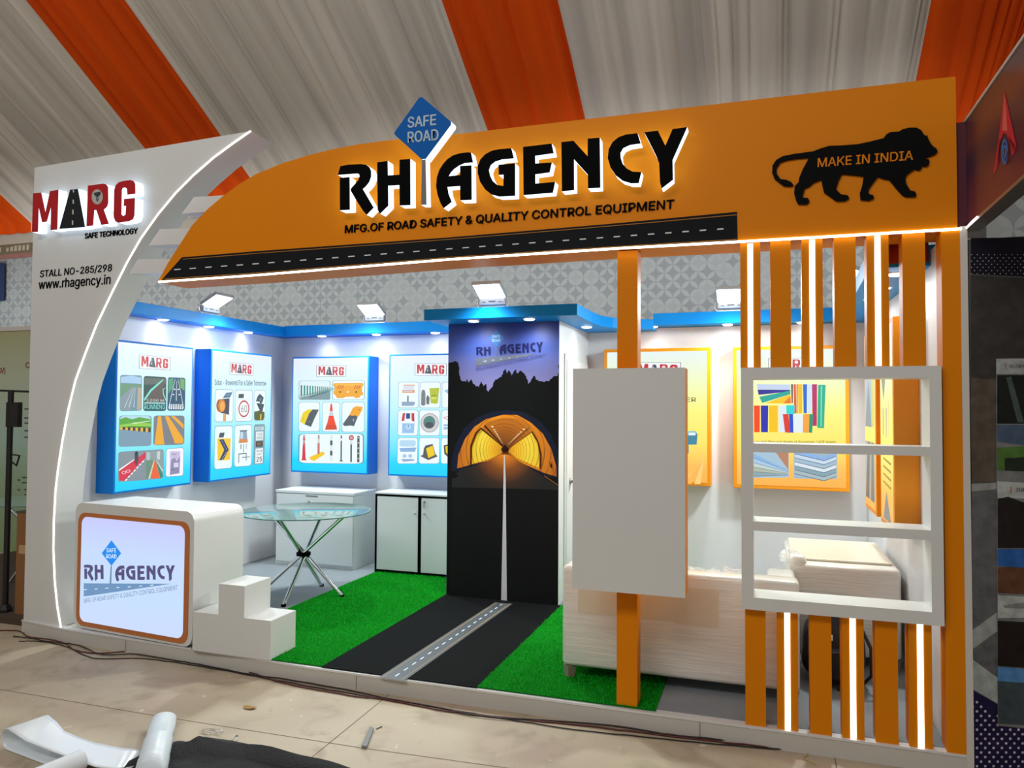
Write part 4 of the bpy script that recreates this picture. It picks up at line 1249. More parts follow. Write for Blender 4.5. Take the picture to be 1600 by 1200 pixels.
Z = conv(1160, 580, .166667)
t, po, pl = lightbox('orange-framed yellow backlit poster showing coloured film rolls', 'y', 4.845, 5.785, 3.0, 2.83, 1.028, 2.266, 'o')
marg(pl, conv(1120, 380, .25)([(322, 718), (600, 716), (600, 800), (322, 800)]), po)
a = Art(pl, Z([(100, 110), (790, 110), (790, 620), (100, 620)]))
u = lambda x: (x - 100) / 690
v = lambda y: (y - 110) / 510
def q4(c, *pts): a.p(c, [(u(x), v(y)) for x, y in pts])
q4('#c4d4f0', (135, 120), (450, 125), (450, 175), (140, 170)); q4('#22269a', (142, 172), (450, 175), (450, 190), (152, 222)); q4('#12a89a', (158, 240), (450, 182), (450, 215), (185, 298)); q4('#f8c81c', (215, 300), (450, 215), (452, 250), (380, 302)); q4('#f0781c', (380, 302), (452, 232), (455, 302))
for c, x0, x1, y1 in (('#6a5a60', 455, 475, 300), ('#e8501c', 480, 520, 395), ('#e8c8a0', 500, 512, 395), ('#f4c01c', 520, 562, 395), ('#1468d8', 568, 606, 395), ('#d4e4f8', 608, 650, 395), ('#b8206c', 652, 700, 512)):
    q4(c, (x0, 122), (x1, 122), (x1 - 2, y1), (x0 + 6, y1))
q4('#1ab08c', (710, 128), (780, 128), (765, 535), (702, 530)); q4('#7fe0c8', (735, 140), (748, 140), (742, 520), (732, 520))
for c, x0, x1 in (('#f8441c', 108, 165), ('#2428b4', 172, 242), ('#f8c414', 248, 334), ('#dcecff', 338, 408), ('#1cd8d8', 410, 490)):
    q4(c, (x0, 322), (x1, 322), (x1 - 3, 572), (x0 + 3, 572)) if x0 < 400 else q4(c, (x0, 318), (x1, 318), (x1 - 3, 405), (x0 + 3, 405))
for c, x0, x1, d in (('#e0382c', 378, 432, 22), ('#1450d0', 436, 474, 10), ('#e4f0f4', 476, 568, 2), ('#f8a43c', 570, 628, -4), ('#1a9870', 628, 664, -6)):
    q4(c, (x0, 402), (x1, 402), (x1 + d - 4, 578), (x0 + d, 574))
a.build('picture', po)
a = Art(pl, Z([(100, 645), (890, 645), (890, 680), (100, 676)])); a.t('#6a6420', 'assorted films and sheets of Aluminium / ACP sheets', .012, .06, .985, .95, .01); a.build('slogan', po)
def sheets1(a):
    a.rr('#a8c4d8', 0, 0, 1, 1, .04, .06); a.p('#b88468', [(.6, .0), (.99, .02), (.99, .72)])
    for k, c in enumerate(('#8ab8e4', '#a8ccec', '#c4d4d0', '#b0bca8', '#8fa8b0')):
        y = .1 + k * .17
        a.p(c, [(.0, y), (.99, .74 + k * .04), (.99, .76 + k * .04), (.0, y + .17)]).p('#5a7488', [(.0, y + .155), (.99, .755 + k * .04), (.99, .765 + k * .04), (.0, y + .175)])
def sheets2(a):
    a.rr('#9cb8cc', 0, 0, 1, 1, .04, .06)
    for k in range(6):
        y = .12 + k * .14; c = ('#8ab4e8', '#c8dcf0', '#a4c0d4', '#dce8f0', '#88a8b4', '#a8bcc0')[k]
        a.p(c, [(.02, y - .12), (.7, y + .12), (.98, y - .04), (.98, y + .1), (.7, y + .26), (.02, y + .02)]).p('#54687a', [(.02, y), (.7, y + .235), (.98, y + .08), (.98, y + .1), (.7, y + .26), (.02, y + .02)])
pics(pl, po, Z, [[(90, 740), (435, 740), (435, 998), (90, 1000)], [(482, 740), (888, 740), (886, 1012), (482, 1005)]], [sheets1, sheets2])

t, po, pl = lightbox('narrow orange-framed light box farther along the right wall', 'x', 1.36, 1.93, 5.93, 5.80, 1.02, 2.25, 'o')
Q = lambda p: (5.798, p[0], p[1])
class Flat(Art):
    def P(s, u, v, lift): return Vector((5.798 - lift, s.q[1] + (s.q[0] - s.q[1]) * (1 - u), s.q[3] + (s.q[2] - s.q[3]) * (1 - v)))
a = Flat(pl, (1.88, 1.41, 2.0, 1.6)); a.r('#9fb4c8', 0, 0, 1, 1).p('#7a8ea0', [(0, 1), (.4, .2), (.7, 1)]).r('#d8d070', .72, 0, 1, 1); a.build('picture', po)
a = Flat(pl, (1.88, 1.41, 1.5, 1.1)); a.r('#a8a8a0', 0, 0, 1, 1).p('#6a6a66', [(0, 1), (.3, 0), (.5, 0), (.4, 1)]).p('#7a7a74', [(.6, 1), (.7, 0), (.9, 0), (.95, 1)]); a.build('picture', po)
t, po, pl = lightbox('orange light box nearest the slats on the right wall, seen edge on', 'x', .64, 1.17, 5.93, 5.80, 1.02, 2.25, 'o')
a = Flat(pl, (1.12, .69, 2.0, 1.55)); a.p('#8a8a7c', [(0, .1), (.6, 0), (.3, .5)]).p('#c8a0a0', [(.2, .6), (.3, .6), (.3, 1), (.2, .95)]).p('#7088a8', [(.5, .6), (.58, .6), (.55, 1), (.5, 1)]).p('#d8c0a0', [(.7, .5), (.78, .5), (.75, .95), (.7, 1)]); a.build('picture', po)
a = Flat(pl, (1.12, .69, 1.45, 1.06))
for k in range(4): a.p('#a08a30', [(.2, .05 + k * .12), (.9, .1 + k * .12), (.9, .14 + k * .12), (.2, .08 + k * .12)])
a.p('#8a8a8a', [(.2, 1), (.5, .55), (.9, 1)]); a.build('picture', po)

# ------------------------------------------------------------------ counter, steps, table, cabinets
co = thing('counter', 'white rounded reception counter with an orange-rimmed lit logo screen', 'counter', (1.0, .30, .1))
CPL = Plane((1.515, .03, 0), pn)           # the counter stands parallel to the pillar front
cu_ = Vector((pn.y, -pn.x, 0)) * -1        # along the counter front, to the right
if cu_.x < 0: cu_ = -cu_
def cs(px, py):
    p = CPL.hit(px, py); return (p - CPL.o).dot(cu_), p.z
def mean(*v): return sum(v) / len(v)
def crect(l, r, t, b_):
    sl = mean(cs(*l[0])[0], cs(*l[1])[0]); sr = mean(cs(*r[0])[0], cs(*r[1])[0])
    zt = mean(cs(*t[0])[1], cs(*t[1])[1]); zb = mean(cs(*b_[0])[1], cs(*b_[1])[1])
    return sl, sr, zb, zt
def rrect(s0, s1, z0, z1, r, lift, n=6):
    pts = []
    for cx, cz, a0 in ((s1 - r, z1 - r, 0), (s0 + r, z1 - r, 90), (s0 + r, z0 + r, 180), (s1 - r, z0 + r, 270)):
        for k in range(n + 1):
            a = math.radians(a0 + 90 * k / n)
            pts.append(CPL.o + cu_ * (cx + r * math.cos(a)) + pn * lift + Vector((0, 0, cz + r * math.sin(a))))
    return pts
B0 = list(crect(((119, 830), (113, 950)), ((305, 830), (299, 985)), ((150, 786), (275, 799)), ((140, 994), (270, 1011))))
B0[2] = .108
R0 = crect(((124, 840), (118, 940)), ((299, 850), (292, 960)), ((150, 803), (270, 813)), ((145, 984), (265, 999)))
S0 = crect(((130, 840), (123, 940)), ((291, 850), (285, 960)), ((150, 810), (270, 819)), ((145, 977), (265, 991)))
b = MB(); b.prism(rrect(*B0, .075, 0), -pn * .45); b.build('body', WHITE, co, smooth=True)
o1, i1 = rrect(*R0, .07, .003), rrect(*S0, .055, .003)
b = MB(); n = len(o1)
for k in range(n):
    j = (k + 1) % n
    b.face([o1[k], o1[j], i1[j], i1[k]])
    b.face([o1[k], o1[j], o1[j] - pn * .003, o1[k] - pn * .003])
b.build('rim', paint('copper_orange_rim', '#c4743a', .45), co, fix=False)
b = MB(); b.face(rrect(S0[0] - .002, S0[1] + .002, S0[2] - .002, S0[3] + .002, .055, .0015))
sc_ = b.build('screen', ramp_mat('screen_light', [(0, '#ccdcff'), (.3, '#c6e0ff'), (.7, '#c8dcff'), (1, '#c8ccff')], 1.0), co, fix=False)
CP = Plane(CPL.o + pn * .0015, pn)
ZC = conv(110, 830, .11875)
a = Art(CP, ZC([(160, 100), (1420, 100), (1420, 970), (160, 970)]))
u = lambda x: (x - 160) / 1260
v = lambda y: (y - 100) / 870
a.p('#1e8cf0', [(u(540), v(120)), (u(668), v(290)), (u(540), v(455)), (u(412), v(290))])
a.t('#d8f0ff', 'SAFE', u(475), v(222), u(602), v(278), .03).t('#d8f0ff', 'ROAD', u(472), v(302), u(606), v(358), .03)
a.p('#7090b0', [(u(530), v(455)), (u(546), v(455)), (u(540), v(688)), (u(514), v(688))])
a.p('#6f96c0', [(u(175), v(685)), (u(1330), v(692)), (u(1150), v(718)), (u(175), v(860))])
for x, y, w_ in ((172, 772, 45), (320, 764, 36), (458, 753, 44), (605, 744, 40), (755, 735, 40), (905, 724, 40), (1050, 713, 44)):
    a.p('#eaf4ff', [(u(x), v(y - 6)), (u(x + w_), v(y - 9)), (u(x + w_), v(y)), (u(x), v(y + 4))])
a.polys('#55507c', list(RHN.values()), u(175), v(440), u(437), v(655))
a.polys('#55507c', list(AGN.values()), u(588), v(448), u(1375), v(665))
a.t('#7080a8', 'MFG. OF ROAD SAFETY & QUALITY CONTROL EQUIPMENT', u(178), v(890), u(1408), v(952), 0, v(775) - v(952))
a.build('logo', sc_)

sp = thing('step_podium', 'white three-step podium on the platform edge beside the counter', 'podium', (1.82, .14, .1))
for x0, x1, z1 in ((1.52, 1.7235, .356), (1.7235, 1.925, .556), (1.925, 2.128, .353)):
    b = MB(); b.box(x0, x1, .006, .275, .104, z1); b.build('step', WHITE, sp)

tb = thing('table', 'round glass-topped table on crossed chrome legs', 'table', (1.38, 1.49, .104))
mt, nt, bs = new_mat('table_glass')
bs.inputs['Base Color'].default_value = (.62, .86, .82, 1); bs.inputs['Roughness'].default_value = 0.02
bs.inputs['Transmission Weight'].default_value = 0.75; bs.inputs['IOR'].default_value = 1.5
b = MB(); b.lathe((1.385, 1.49, .818), [(.545, 0), (.552, .003), (.552, .007), (.545, .01)], 64); b.build('top', mt, tb, smooth=True)
b = MB(); b.lathe((1.385, 1.49, .8185), [(.5535, .0015), (.5545, .004), (.5535, .0085)], 64); b.build('glass_edge', paint('green_glass_edge', '#2f6a5c', .1), tb, smooth=True)
hub = Vector((1.365, 1.49, .458))
for i, f in enumerate(((1.43, 1.125), (1.71, 1.55), (1.33, 1.83), (1.0, 1.39))):
    f = Vector((f[0], f[1], .115)); o = Vector((math.cos(i * 1.57), math.sin(i * 1.57), 0)) * .018
    d = (hub + o - f); tp = f + d * ((.812 - .115) / d.z)
    b = MB(); b.tube([f, hub + o, tp], .0155, 12); lg = b.build('leg', CHROME, tb, smooth=True)
    b = MB(); b.lathe((f.x, f.y, .104), [(.017, 0), (.02, .004), (.02, .02), (.016, .024)], 12); b.build('foot_cap', BLACK, lg, smooth=True)
    b = MB(); b.lathe((tp.x, tp.y, .808), [(.022, 0), (.022, .0095)], 14); b.build('pad', DARK, lg, smooth=True)
b = MB(); b.lathe(hub - Vector((0, 0, .016)), [(.045, 0), (.06, .004), (.06, .03), (.045, .034)], 20); b.build('hub_ring', BLACK, tb, smooth=True)

CABW = paint('cabinet_white', '#d3dadb', .35)
ck = paint('cabinet_gap', '#6f7678', .7)
c1 = thing('cabinet', 'low white drawer cabinet behind the glass table', 'cabinet', (.8, 2.74, .104))
b = MB(); b.box(.345, 1.25, 2.515, 2.95, .104, .835); b.build('body', CABW, c1, bevel=.003)
b = MB(); b.box(.34, 1.255, 2.5, 2.955, .835, .862); b.build('top', CABW, c1, bevel=.003)
b = MB(); b.box(.352, 1.243, 2.503, 2.515, .14, .828); dr = b.build('drawer', CABW, c1, bevel=.002)
b = MB(); b.box(.7, .84, 2.5015, 2.503, .805, .82); b.build('handle_slot', ck, dr)
b = MB(); b.tube([(.735, 2.503, .755), (.735, 2.497, .755), (.735, 2.488, .755)], [.014, .014, .008], 12); b.box(.727, .743, 2.495, 2.497, .715, .75); b.build('lock', STEEL, dr)
c2 = thing('cabinet', 'low white two-door cabinet with a black frame beside the tower', 'cabinet', (1.97, 2.74, .104))
b = MB(); b.box(1.485, 2.45, 2.535, 2.96, .104, .865); b.build('body', CABW, c2)
b = MB()
b.box(1.482, 2.453, 2.52, 2.535, .104, .132); b.box(1.482, 2.453, 2.52, 2.535, .848, .866); b.box(1.482, 1.5, 2.52, 2.535, .132, .848); b.box(1.945, 1.975, 2.52, 2.535, .132, .848); b.box(2.435, 2.453, 2.52, 2.535, .132, .848)
b.build('frame', BLACK, c2)
b = MB(); b.box(1.48, 2.455, 2.515, 2.965, .866, .884); b.build('top', CABW, c2, bevel=.003)
for x0, x1, lx in ((1.502, 1.943, 1.915), (1.977, 2.433, 2.01)):
    b = MB(); b.box(x0, x1, 2.523, 2.533, .135, .845); d = b.build('door', CABW, c2)
    if lx > 1.95:
        b = MB(); b.tube([(lx, 2.523, .81), (lx, 2.515, .81), (lx, 2.505, .81)], [.012, .012, .007], 12); b.box(lx - .006, lx + .006, 2.512, 2.515, .75, .8); b.build('lock', STEEL, d)
    b = MB(); b.tube([(lx, 2.523, .70), (lx, 2.517, .70), (lx, 2.505, .70), (lx, 2.5, .70)], [.008, .008, .013, .008], 12); b.build('knob', paint('pale_knob', '#b8c4c8', .3), d, smooth=True)

# ------------------------------------------------------------------ wrapped sofas, bag
def wrap_mat(name, h):
    mt, nt, b = new_mat(name)
    L = nt.links.new
    tc = nt.nodes.new('ShaderNodeTexCoord'); mp = nt.nodes.new('ShaderNodeMapping')
    mp.inputs['Scale'].default_value = (1.2, 1.2, 26)
    L(tc.outputs['Object'], mp.inputs[0])
    n = nt.nodes.new('ShaderNodeTexNoise'); n.inputs['Scale'].default_value = 2.2; n.inputs['Detail'].default_value = 6; n.inputs['Distortion'].default_value = .8
    L(mp.outputs[0], n.inputs['Vector'])
    mx = nt.nodes.new('ShaderNodeMix'); mx.data_type = 'RGBA'
    c = lin(h); mx.inputs[6].default_value = [q * .8 for q in c[:3]] + [1]; mx.inputs[7].default_value = [min(1, q * 1.12) for q in c[:3]] + [1]
    L(n.outputs['Fac'], mx.inputs[0]); L(mx.outputs[2], b.inputs['Base Color'])
    b.inputs['Roughness'].default_value = .22
    b.inputs['Coat Weight'].default_value = .6; b.inputs['Coat Roughness'].default_value = .12
    bp = nt.nodes.new('ShaderNodeBump'); bp.inputs['Strength'].default_value = .35; bp.inputs['Distance'].default_value = .01
    L(n.outputs['Fac'], bp.inputs['Height']); L(bp.outputs['Normal'], b.inputs['Normal'])
    return mt
WR = wrap_mat('stretch_wrapped_white', '#e6e5de')
mt, nt, bs = new_mat('clear_film')
bs.inputs['Base Color'].default_value = (.95, .95, .93, 1); bs.inputs['Roughness'].default_value = .12
bs.inputs['Alpha'].default_value = .38
FILM = mt
CARD = paint('wrapped_cardboard', '#d8d0bc', .35, var=.08, vscale=8, coat=.4)

def crumple(x0, x1, y0, y1, z, h, seed, n=26):
    r = random.Random(seed)
    rows = []
    for i in range(n + 1):
        row = []
        for j in range(n + 1):
            a, c = i / n, j / n
            e = min(1, 4 * min(a, 1 - a, c, 1 - c) + .1)
            row.append((x0 + (x1 - x0) * c + r.uniform(-.008, .008), y0 + (y1 - y0) * a + r.uniform(-.008, .008), z + h * e * (.35 + .65 * r.random())))
        rows.append(row)
    b = MB(); b.grid(rows); return b

s1 = thing('sofa', 'long sofa wrapped in clear plastic standing behind the white panel', 'sofa', (4.62, .7, .104))
b = MB(); b.rbox(3.95, 5.285, .33, .50, .178, .775, .03, 4); b.build('backrest', WR, s1, smooth=True)
b = MB(); b.rbox(3.95, 4.12, .5, 1.08, .178, .70, .03, 4); b.build('armrest', WR, s1, smooth=True)
b = MB(); b.rbox(5.115, 5.285, .5, 1.08, .178, .70, .03, 4); b.build('armrest', WR, s1, smooth=True)
b = MB(); b.rbox(4.11, 5.125, .48, 1.08, .178, .60, .03, 4); b.build('seat', WR, s1, smooth=True)
b = MB(); b.box(4.05, 4.62, .3285, .331, .50, .66); b.box(4.62, 4.86, .3285, .331, .49, .70); b.build('packing_card', CARD, s1)
for x, y in ((3.99, .37), (5.24, .37), (3.99, 1.03), (5.24, 1.03)):
    b = MB(); b.lathe((x, y, .104), [(.03, 0), (.042, .074)], 4); b.build('foot', paint('wooden_foot', '#8f8674', .6), s1)
crumple(4.3, 5.22, .55, 1.05, .60, .11, 4).build('crumpled_film', FILM, s1, fix=False)
b = MB(); b.tube([(4.95 + .07 * math.cos(k), .45 + .02 * k, .775 + .02 * math.sin(3 * k) + .01) for k in range(5)], .012, 6); b.build('film_tail', FILM, s1)

s2 = thing('sofa', 'shorter sofa wrapped in plastic in the right rear corner behind the display frame', 'sofa', (5.57, 1.55, .104))
b = MB(); b.rbox(5.24, 5.9, 1.08, 2.02, .178, .735, .03, 4); b.build('body', WR, s2, smooth=True)
b = MB(); b.rbox(5.27, 5.87, 1.2, 2.0, .735, .752, .008, 2); b.build('packing_card', CARD, s2)
b = MB(); b.rbox(5.25, 5.36, 1.085, 1.2, .44, .785, .04, 4); b.build('armrest_roll', WR, s2, smooth=True)
for x, y in ((5.28, 1.12), (5.86, 1.12), (5.28, 1.97), (5.86, 1.97)):
    b = MB(); b.lathe((x, y, .104), [(.03, 0), (.042, .074)], 4); b.build('foot', paint('wooden_foot', '#8f8674', .6), s2)
crumple(5.2, 5.34, 1.1, 1.3, .735, .07, 9, 16).build('crumpled_film', FILM, s2, fix=False)

bg = thing('backpack', 'black backpack on the carpet behind the lower orange slats', 'bag', (5.49, .80, .104))
NY = paint('black_nylon', '#15171a', .55, bump=.5, bscale=25)
bm = bmesh.new(); bmesh.ops.create_icosphere(bm, subdivisions=4, radius=1)
r = random.Random(2)
for v_ in bm.verts:
    c = v_.co.copy()
    sx = .175 * (1 - .28 * max(0, c.z)) ; sy = .13 * (1 - .2 * max(0, c.z))
    sq = lambda t: math.copysign(abs(t) ** .72, t)
    v_.co = Vector((5.49 + sq(c.x) * sx + .02 * c.z, .82 + sq(c.y) * sy, .335 + sq(c.z) * .228)) + Vector((math.sin(c.z * 9 + c.x * 4), math.cos(c.x * 8), math.sin(c.y * 8 + c.x * 7))) * .006
bm.verts.index_update()
b = MB(); b.add([v_.co[:] for v_ in bm.verts], [[q.index for q in f.verts] for f in bm.faces]); bm.free()
b.build('body', NY, bg, smooth='all')
b = MB(); b.rbox(5.40, 5.60, .655, .74, .14, .34, .035, 4); pk = b.build('front_pocket', NY, bg, smooth=True)
b = MB(); b.tube([(5.42, .652, .31), (5.5, .65, .325), (5.58, .652, .31)], .004, 6); b.build('zip', paint('zip_grey', '#4a4e52', .4), pk)
b = MB(); b.tube([(5.45, .80, .555), (5.46, .79, .585), (5.5, .79, .595), (5.53, .80, .585), (5.54, .80, .555)], .008, 8); b.build('handle', NY, bg, smooth=True)
for x, z in ((5.47, .40), (5.53, .385)):
    b = MB(); b.box(x - .005, x + .005, .665, .69, z - .014, z + .012); b.build('zip_pull', paint('pale_plastic', '#d8d8d4', .4), bg)
b = MB(); b.tube([(5.62, .75, .48), (5.68, .70, .35), (5.68, .69, .2), (5.62, .72, .115), (5.5, .66, .112)], .010, 8); b.build('strap', NY, bg, smooth=True)

# ------------------------------------------------------------------ things on the hall floor
def floor_path(pts, z=.005, jit=0.0, seed=0):
    r = random.Random(seed)
    P = [G.hit(*q) for q in pts]
    out = []
    for i in range(len(P) - 1):
        p0, p1, p2, p3 = P[max(i - 1, 0)], P[i], P[i + 1], P[min(i + 2, len(P) - 1)]
        for k in range(6):
            t = k / 6
            q = .5 * ((2 * p1) + (p2 - p0) * t + (2 * p0 - 5 * p1 + 4 * p2 - p3) * t * t + (3 * p1 - p0 - 3 * p2 + p3) * t ** 3)
            out.append(Vector((q.x + r.uniform(-jit, jit), q.y + r.uniform(-jit, jit), z)))
    out.append(Vector((P[-1].x, P[-1].y, z)))
    return out
CB = [(-30, 984), (0, 986), (30, 987), (45, 996), (75, 1000), (100, 1006), (118, 1017), (150, 1022), (200, 1019), (245, 1018), (290, 1026), (340, 1038), (385, 1050), (440, 1068), (500, 1080), (560, 1090), (600, 1094), (700, 1113), (800, 1124), (900, 1134), (1000, 1146), (1100, 1158), (1200, 1169), (1300, 1181), (1400, 1193), (1460, 1201)]
CB2 = [(20, 996), (45, 999), (80, 1005), (120, 1010), (160, 1025), (210, 1024), (260, 1032), (320, 1042), (390, 1056), (460, 1066), (540, 1080), (600, 1093), (680, 1107), (760, 1123), (850, 1128), (950, 1136), (1050, 1151), (1150, 1161), (1250, 1172), (1350, 1186), (1440, 1196)]
CB3 = [(30, 1003), (60, 1003), (100, 1010), (145, 1029), (220, 1030), (300, 1040), (400, 1058), (470, 1071), (560, 1087), (640, 1100), (740, 1116), (880, 1139), (1000, 1152), (1120, 1164), (1240, 1174), (1330, 1182)]
for pts, h, z, lab, sd in ((CB, '#5a211c', .006, 'dark red cable trailing along the floor in front of the platform', 1), (CB2, '#2a1a16', .010, 'brownish black cable trailing beside the dark red one', 2), (CB3, '#141414', .005, 'thin black wire lying closest to the platform skirting', 3)):
    b = MB(); b.tube(floor_path(pts, z, .004, sd), .0045 if sd < 3 else .0035, 6)
    tag(b.build('cable', paint('cable_sheath', h, .5), smooth='all'), lab, 'cable', 'cables along the platform edge')

VIN = paint('white_vinyl_sheet', '#e2e8ec', .25, coat=.3)
def at(px, py, z): return PZ(z).hit(px, py)
far = [((232, 1172), .012), ((190, 1169), .016), ((150, 1161), .022), ((118, 1150), .04), ((100, 1142), .06), ((88, 1128), .085), ((75, 1117.5), .105)]
near = [((205, 1201), .012), ((178, 1203), .016), ((150, 1199), .022), ((118, 1188), .04), ((80, 1174), .06), ((40, 1158), .085), ((11, 1139), .105)]
rows = []
for (fa, za), (ne, zn) in zip(far, near):
    A_, B_ = at(*fa, za), at(*ne, zn)
    rows.append([A_ + (B_ - A_) * (k / 8) for k in range(9)])
d = Vector((rows[-1][0].x - rows[-2][0].x, rows[-1][0].y - rows[-2][0].y, 0)).normalized()
top = rows[-1]
for k in range(1, 9):
    an = math.pi * k / 8
    rows.append([p + d * .05 * math.sin(an) + Vector((0, 0, -.05 * (1 - math.cos(an)))) for p in top])
for k in range(1, 6):
    rows.append([p - d * .09 * k + Vector((0, 0, -.1 + .0)) + Vector((0, 0, max(0.002, .0) - (p.z - .1) if False else 0)) for p in top])
b = MB(); b.grid(rows)
b.v = [(x, y, max(z, .003)) for x, y, z in b.v]
tag(b.build('vinyl_sheet', VIN, smooth='all', fix=False, solid=.0015), 'loose white vinyl sheet curling over on the floor at lower left', 'sheet')

c0, c1_ = at(128, 1187, .045), at(20, 1232, .045)
b = MB(); ax = (c1_ - c0)
b.tube([c0 + ax * (k / 6) for k in range(7)], .046, 20)
vr = thing('vinyl_roll', 'white vinyl roll lying across the bottom left corner', 'roll', (c0.x, c0.y, 0))
b.build('roll', VIN, vr, smooth=True)
b = MB(); b.tube([c0 - ax * .006, c0 + ax * .02], .024, 14); b.build('core', paint('cardboard_core', '#8a6a44', .8), vr, smooth=True)

p0, p1 = at(256, 1122, .05), at(234, 1215, .05)
ax = p1 - p0
b = MB(); n = 20; side = Vector((-ax.y, ax.x, 0)).normalized()
def ell(c, rx, rz): return [c + side * (rx * math.cos(2 * math.pi * k / n)) + Vector((0, 0, rz * math.sin(2 * math.pi * k / n))) for k in range(n + 1)]
prof = [(-.02, .045, .02, .03), (0, .062, .038, .045), (.2, .066, .044, .048), (.42, .062, .046, .05), (.43, .068, .05, .052), (.7, .068, .05, .052), (.75, .063, .046, .05), (.76, .07, .052, .054), (1.05, .07, .052, .054)]
b.grid([ell(Vector((p0.x, p0.y, zc)) + Vector((ax.x, ax.y, 0)) * t, rx, rz) for t, rx, rz, zc in prof])
wr = tag(b.build('paper_roll', paint('pale_backing_paper', '#d4dee4', .4, bump=.3, bscale=20), smooth=True, fix=False, solid=.002), 'pale folded paper roll lying on the black cloth edge', 'roll')

CL = paint('black_cloth', '#1c1d1e', .9, bump=.6, bscale=120, var=.25, vscale=8)
edge_far = [(214, 1188), (250, 1168), (272, 1163), (296, 1159), (310, 1151), (360, 1158), (420, 1170), (480, 1184), (540, 1199), (620, 1222)]
edge_near = [(150, 1240), (200, 1245), (240, 1250), (280, 1255), (320, 1260), (380, 1265), (440, 1270), (500, 1275), (560, 1280), (620, 1285)]
rows = []
for i in range(11):
    t = i / 10
    row = []
    for j, (a_, b_) in enumerate(zip(edge_far, edge_near)):
        for s in range(4):
            if j == len(edge_far) - 1 and s: break
            k = s / 4
            jn = min(j + 1, len(edge_far) - 1)
            fx, fy = a_[0] + (edge_far[jn][0] - a_[0]) * k, a_[1] + (edge_far[jn][1] - a_[1]) * k
            nx_, ny_ = b_[0] + (edge_near[jn][0] - b_[0]) * k, b_[1] + (edge_near[jn][1] - b_[1]) * k
            g = G.hit(fx + (nx_ - fx) * t, fy + (ny_ - fy) * t)
            jj = j + k
            z = .006 + .05 * math.exp(-((t - .14 - .012 * jj) / .06) ** 2) * (1 if jj > 1 else .2) + .012 * math.sin(jj * 1.7 + t * 6) ** 2 + .01 * math.sin(t * 9 - jj) ** 2
            row.append((g.x, g.y, z if 0 < i else .004))
    rows.append(row)
b = MB(); b.grid(rows)
tag(b.build('black_cloth', CL, smooth='all', fix=False), 'rumpled black cloth on the floor along the bottom edge', 'cloth')

b = MB(); q = [G.hit(*p) for p in ((578, 1139), (584, 1141), (573, 1170.5), (565, 1169))]
b.prism([(p.x, p.y, .014) for p in q], (0, 0, -.014)); tag(b.build('metal_bar', paint('dull_grey_metal', '#7d7f7e', .6)), 'short flat metal offcut lying alone on the concrete', 'offcut')
c = G.hit(390, 1107)
b = MB()
b.face([(c.x + .04 * math.cos(a) * (1 + .2 * math.sin(3 * a)), c.y + .022 * math.sin(a), .004 + .006 * abs(math.cos(a))) for a in [k * .5236 for k in range(12)]])
tag(b.build('dry_leaf', paint('dry_leaf_brown', '#a07a3c', .8), fix=False, solid=.001), 'small brown dry leaf on the concrete floor', 'leaf')
r = random.Random(6)
b = MB()
for k in range(6):
    s = [(r.uniform(312, 352), r.uniform(1136, 1150)) for _ in range(4)]
    b.tube(floor_path(s, .003 + .001 * k), .0016, 5)
tag(b.build('wire_scrap', paint('white_wire', '#dcd6ca', .5)), 'tangle of thin white wire scraps above the black cloth', 'wire')
b = MB(); b.tube(floor_path([(362, 1157), (368, 1150), (373, 1152), (368, 1159), (363, 1158)], .003), .0022, 5)
tag(b.build('wire_clip', STEEL), 'small bent metal clip beside the black cloth', 'clip')
b = MB(); b.tube(floor_path([(588, 1140), (592, 1138), (597, 1136)], .003), .0025, 5)
tag(b.build('screw', DARK), 'tiny dark screw beside the flat metal offcut', 'screw')
r = random.Random(9)
b = MB()
for k in range(5):
    s = [(1440 + r.uniform(0, 38), 1194 + r.uniform(0, 8)) for _ in range(3)]
    b.tube(floor_path(s, .005 + .004 * k), .005, 5)
tag(b.build('tape_scrap', paint('yellow_tape', '#d8c41c', .5)), 'scrap of yellow tape on the floor below the orange corner post', 'tape')
b = MB(); b.tube(floor_path([(1255, 1166), (1262, 1180), (1256, 1186), (1275, 1196)], .004), .002, 5)
tag(b.build('string_scrap', paint('yellow_string', '#b8a03c', .6)), 'thin yellow string lying in front of the lower slats', 'string')

# ------------------------------------------------------------------ neighbouring stalls
nb = thing('neighbour_fascia', 'dark maroon overhead board of the next stall at top right', 'sign board', (6.06, -.8, 2.6))
b = MB(); b.box(6.035, 6.1, -2.2, .06, 2.6, 3.112); bo = b.build('board', ramp_mat('maroon_print', [(0, '#6a2f3a'), (.35, '#5a2a3c'), (.5, '#33243f'), (.6, '#3a2540'), (.75, '#6a3636'), (1, '#4f3038')], 0, .3), nb)
b = MB(); b.box(5.993, 6.035, .02, .06, 2.6, 3.112); b.build('end_return', ink('#5a2c36'), nb)
b = MB(); b.box(6.03, 6.1, -2.2, .06, 3.112, 3.124); b.build('top_trim', LAMW, nb)
b = MB(); b.box(6.028, 6.1, -2.2, .06, 2.585, 2.6); b.build('bottom_trim', STEEL, nb)
b = MB(); b.tube([(6.03, .05, 2.59), (6.026, -.12, 2.594), (6.026, -.2, 2.594)], .006, 6); b.build('led_strip', LEDP, nb)
XP = PX(6.035, -1)
ZN = conv(1440, 60, .3)
A = Art(XP, [(0, 0), (1, 0), (1, 1), (0, 1)], .001, ink)
A.p('#c8323c', ZN([(432, 272), (497, 575), (470, 612), (458, 545), (442, 495), (424, 495), (406, 560), (399, 655), (380, 706), (375, 690), (400, 530)]))
A.p('#e06a60', ZN([(432, 285), (446, 480), (420, 480)]))
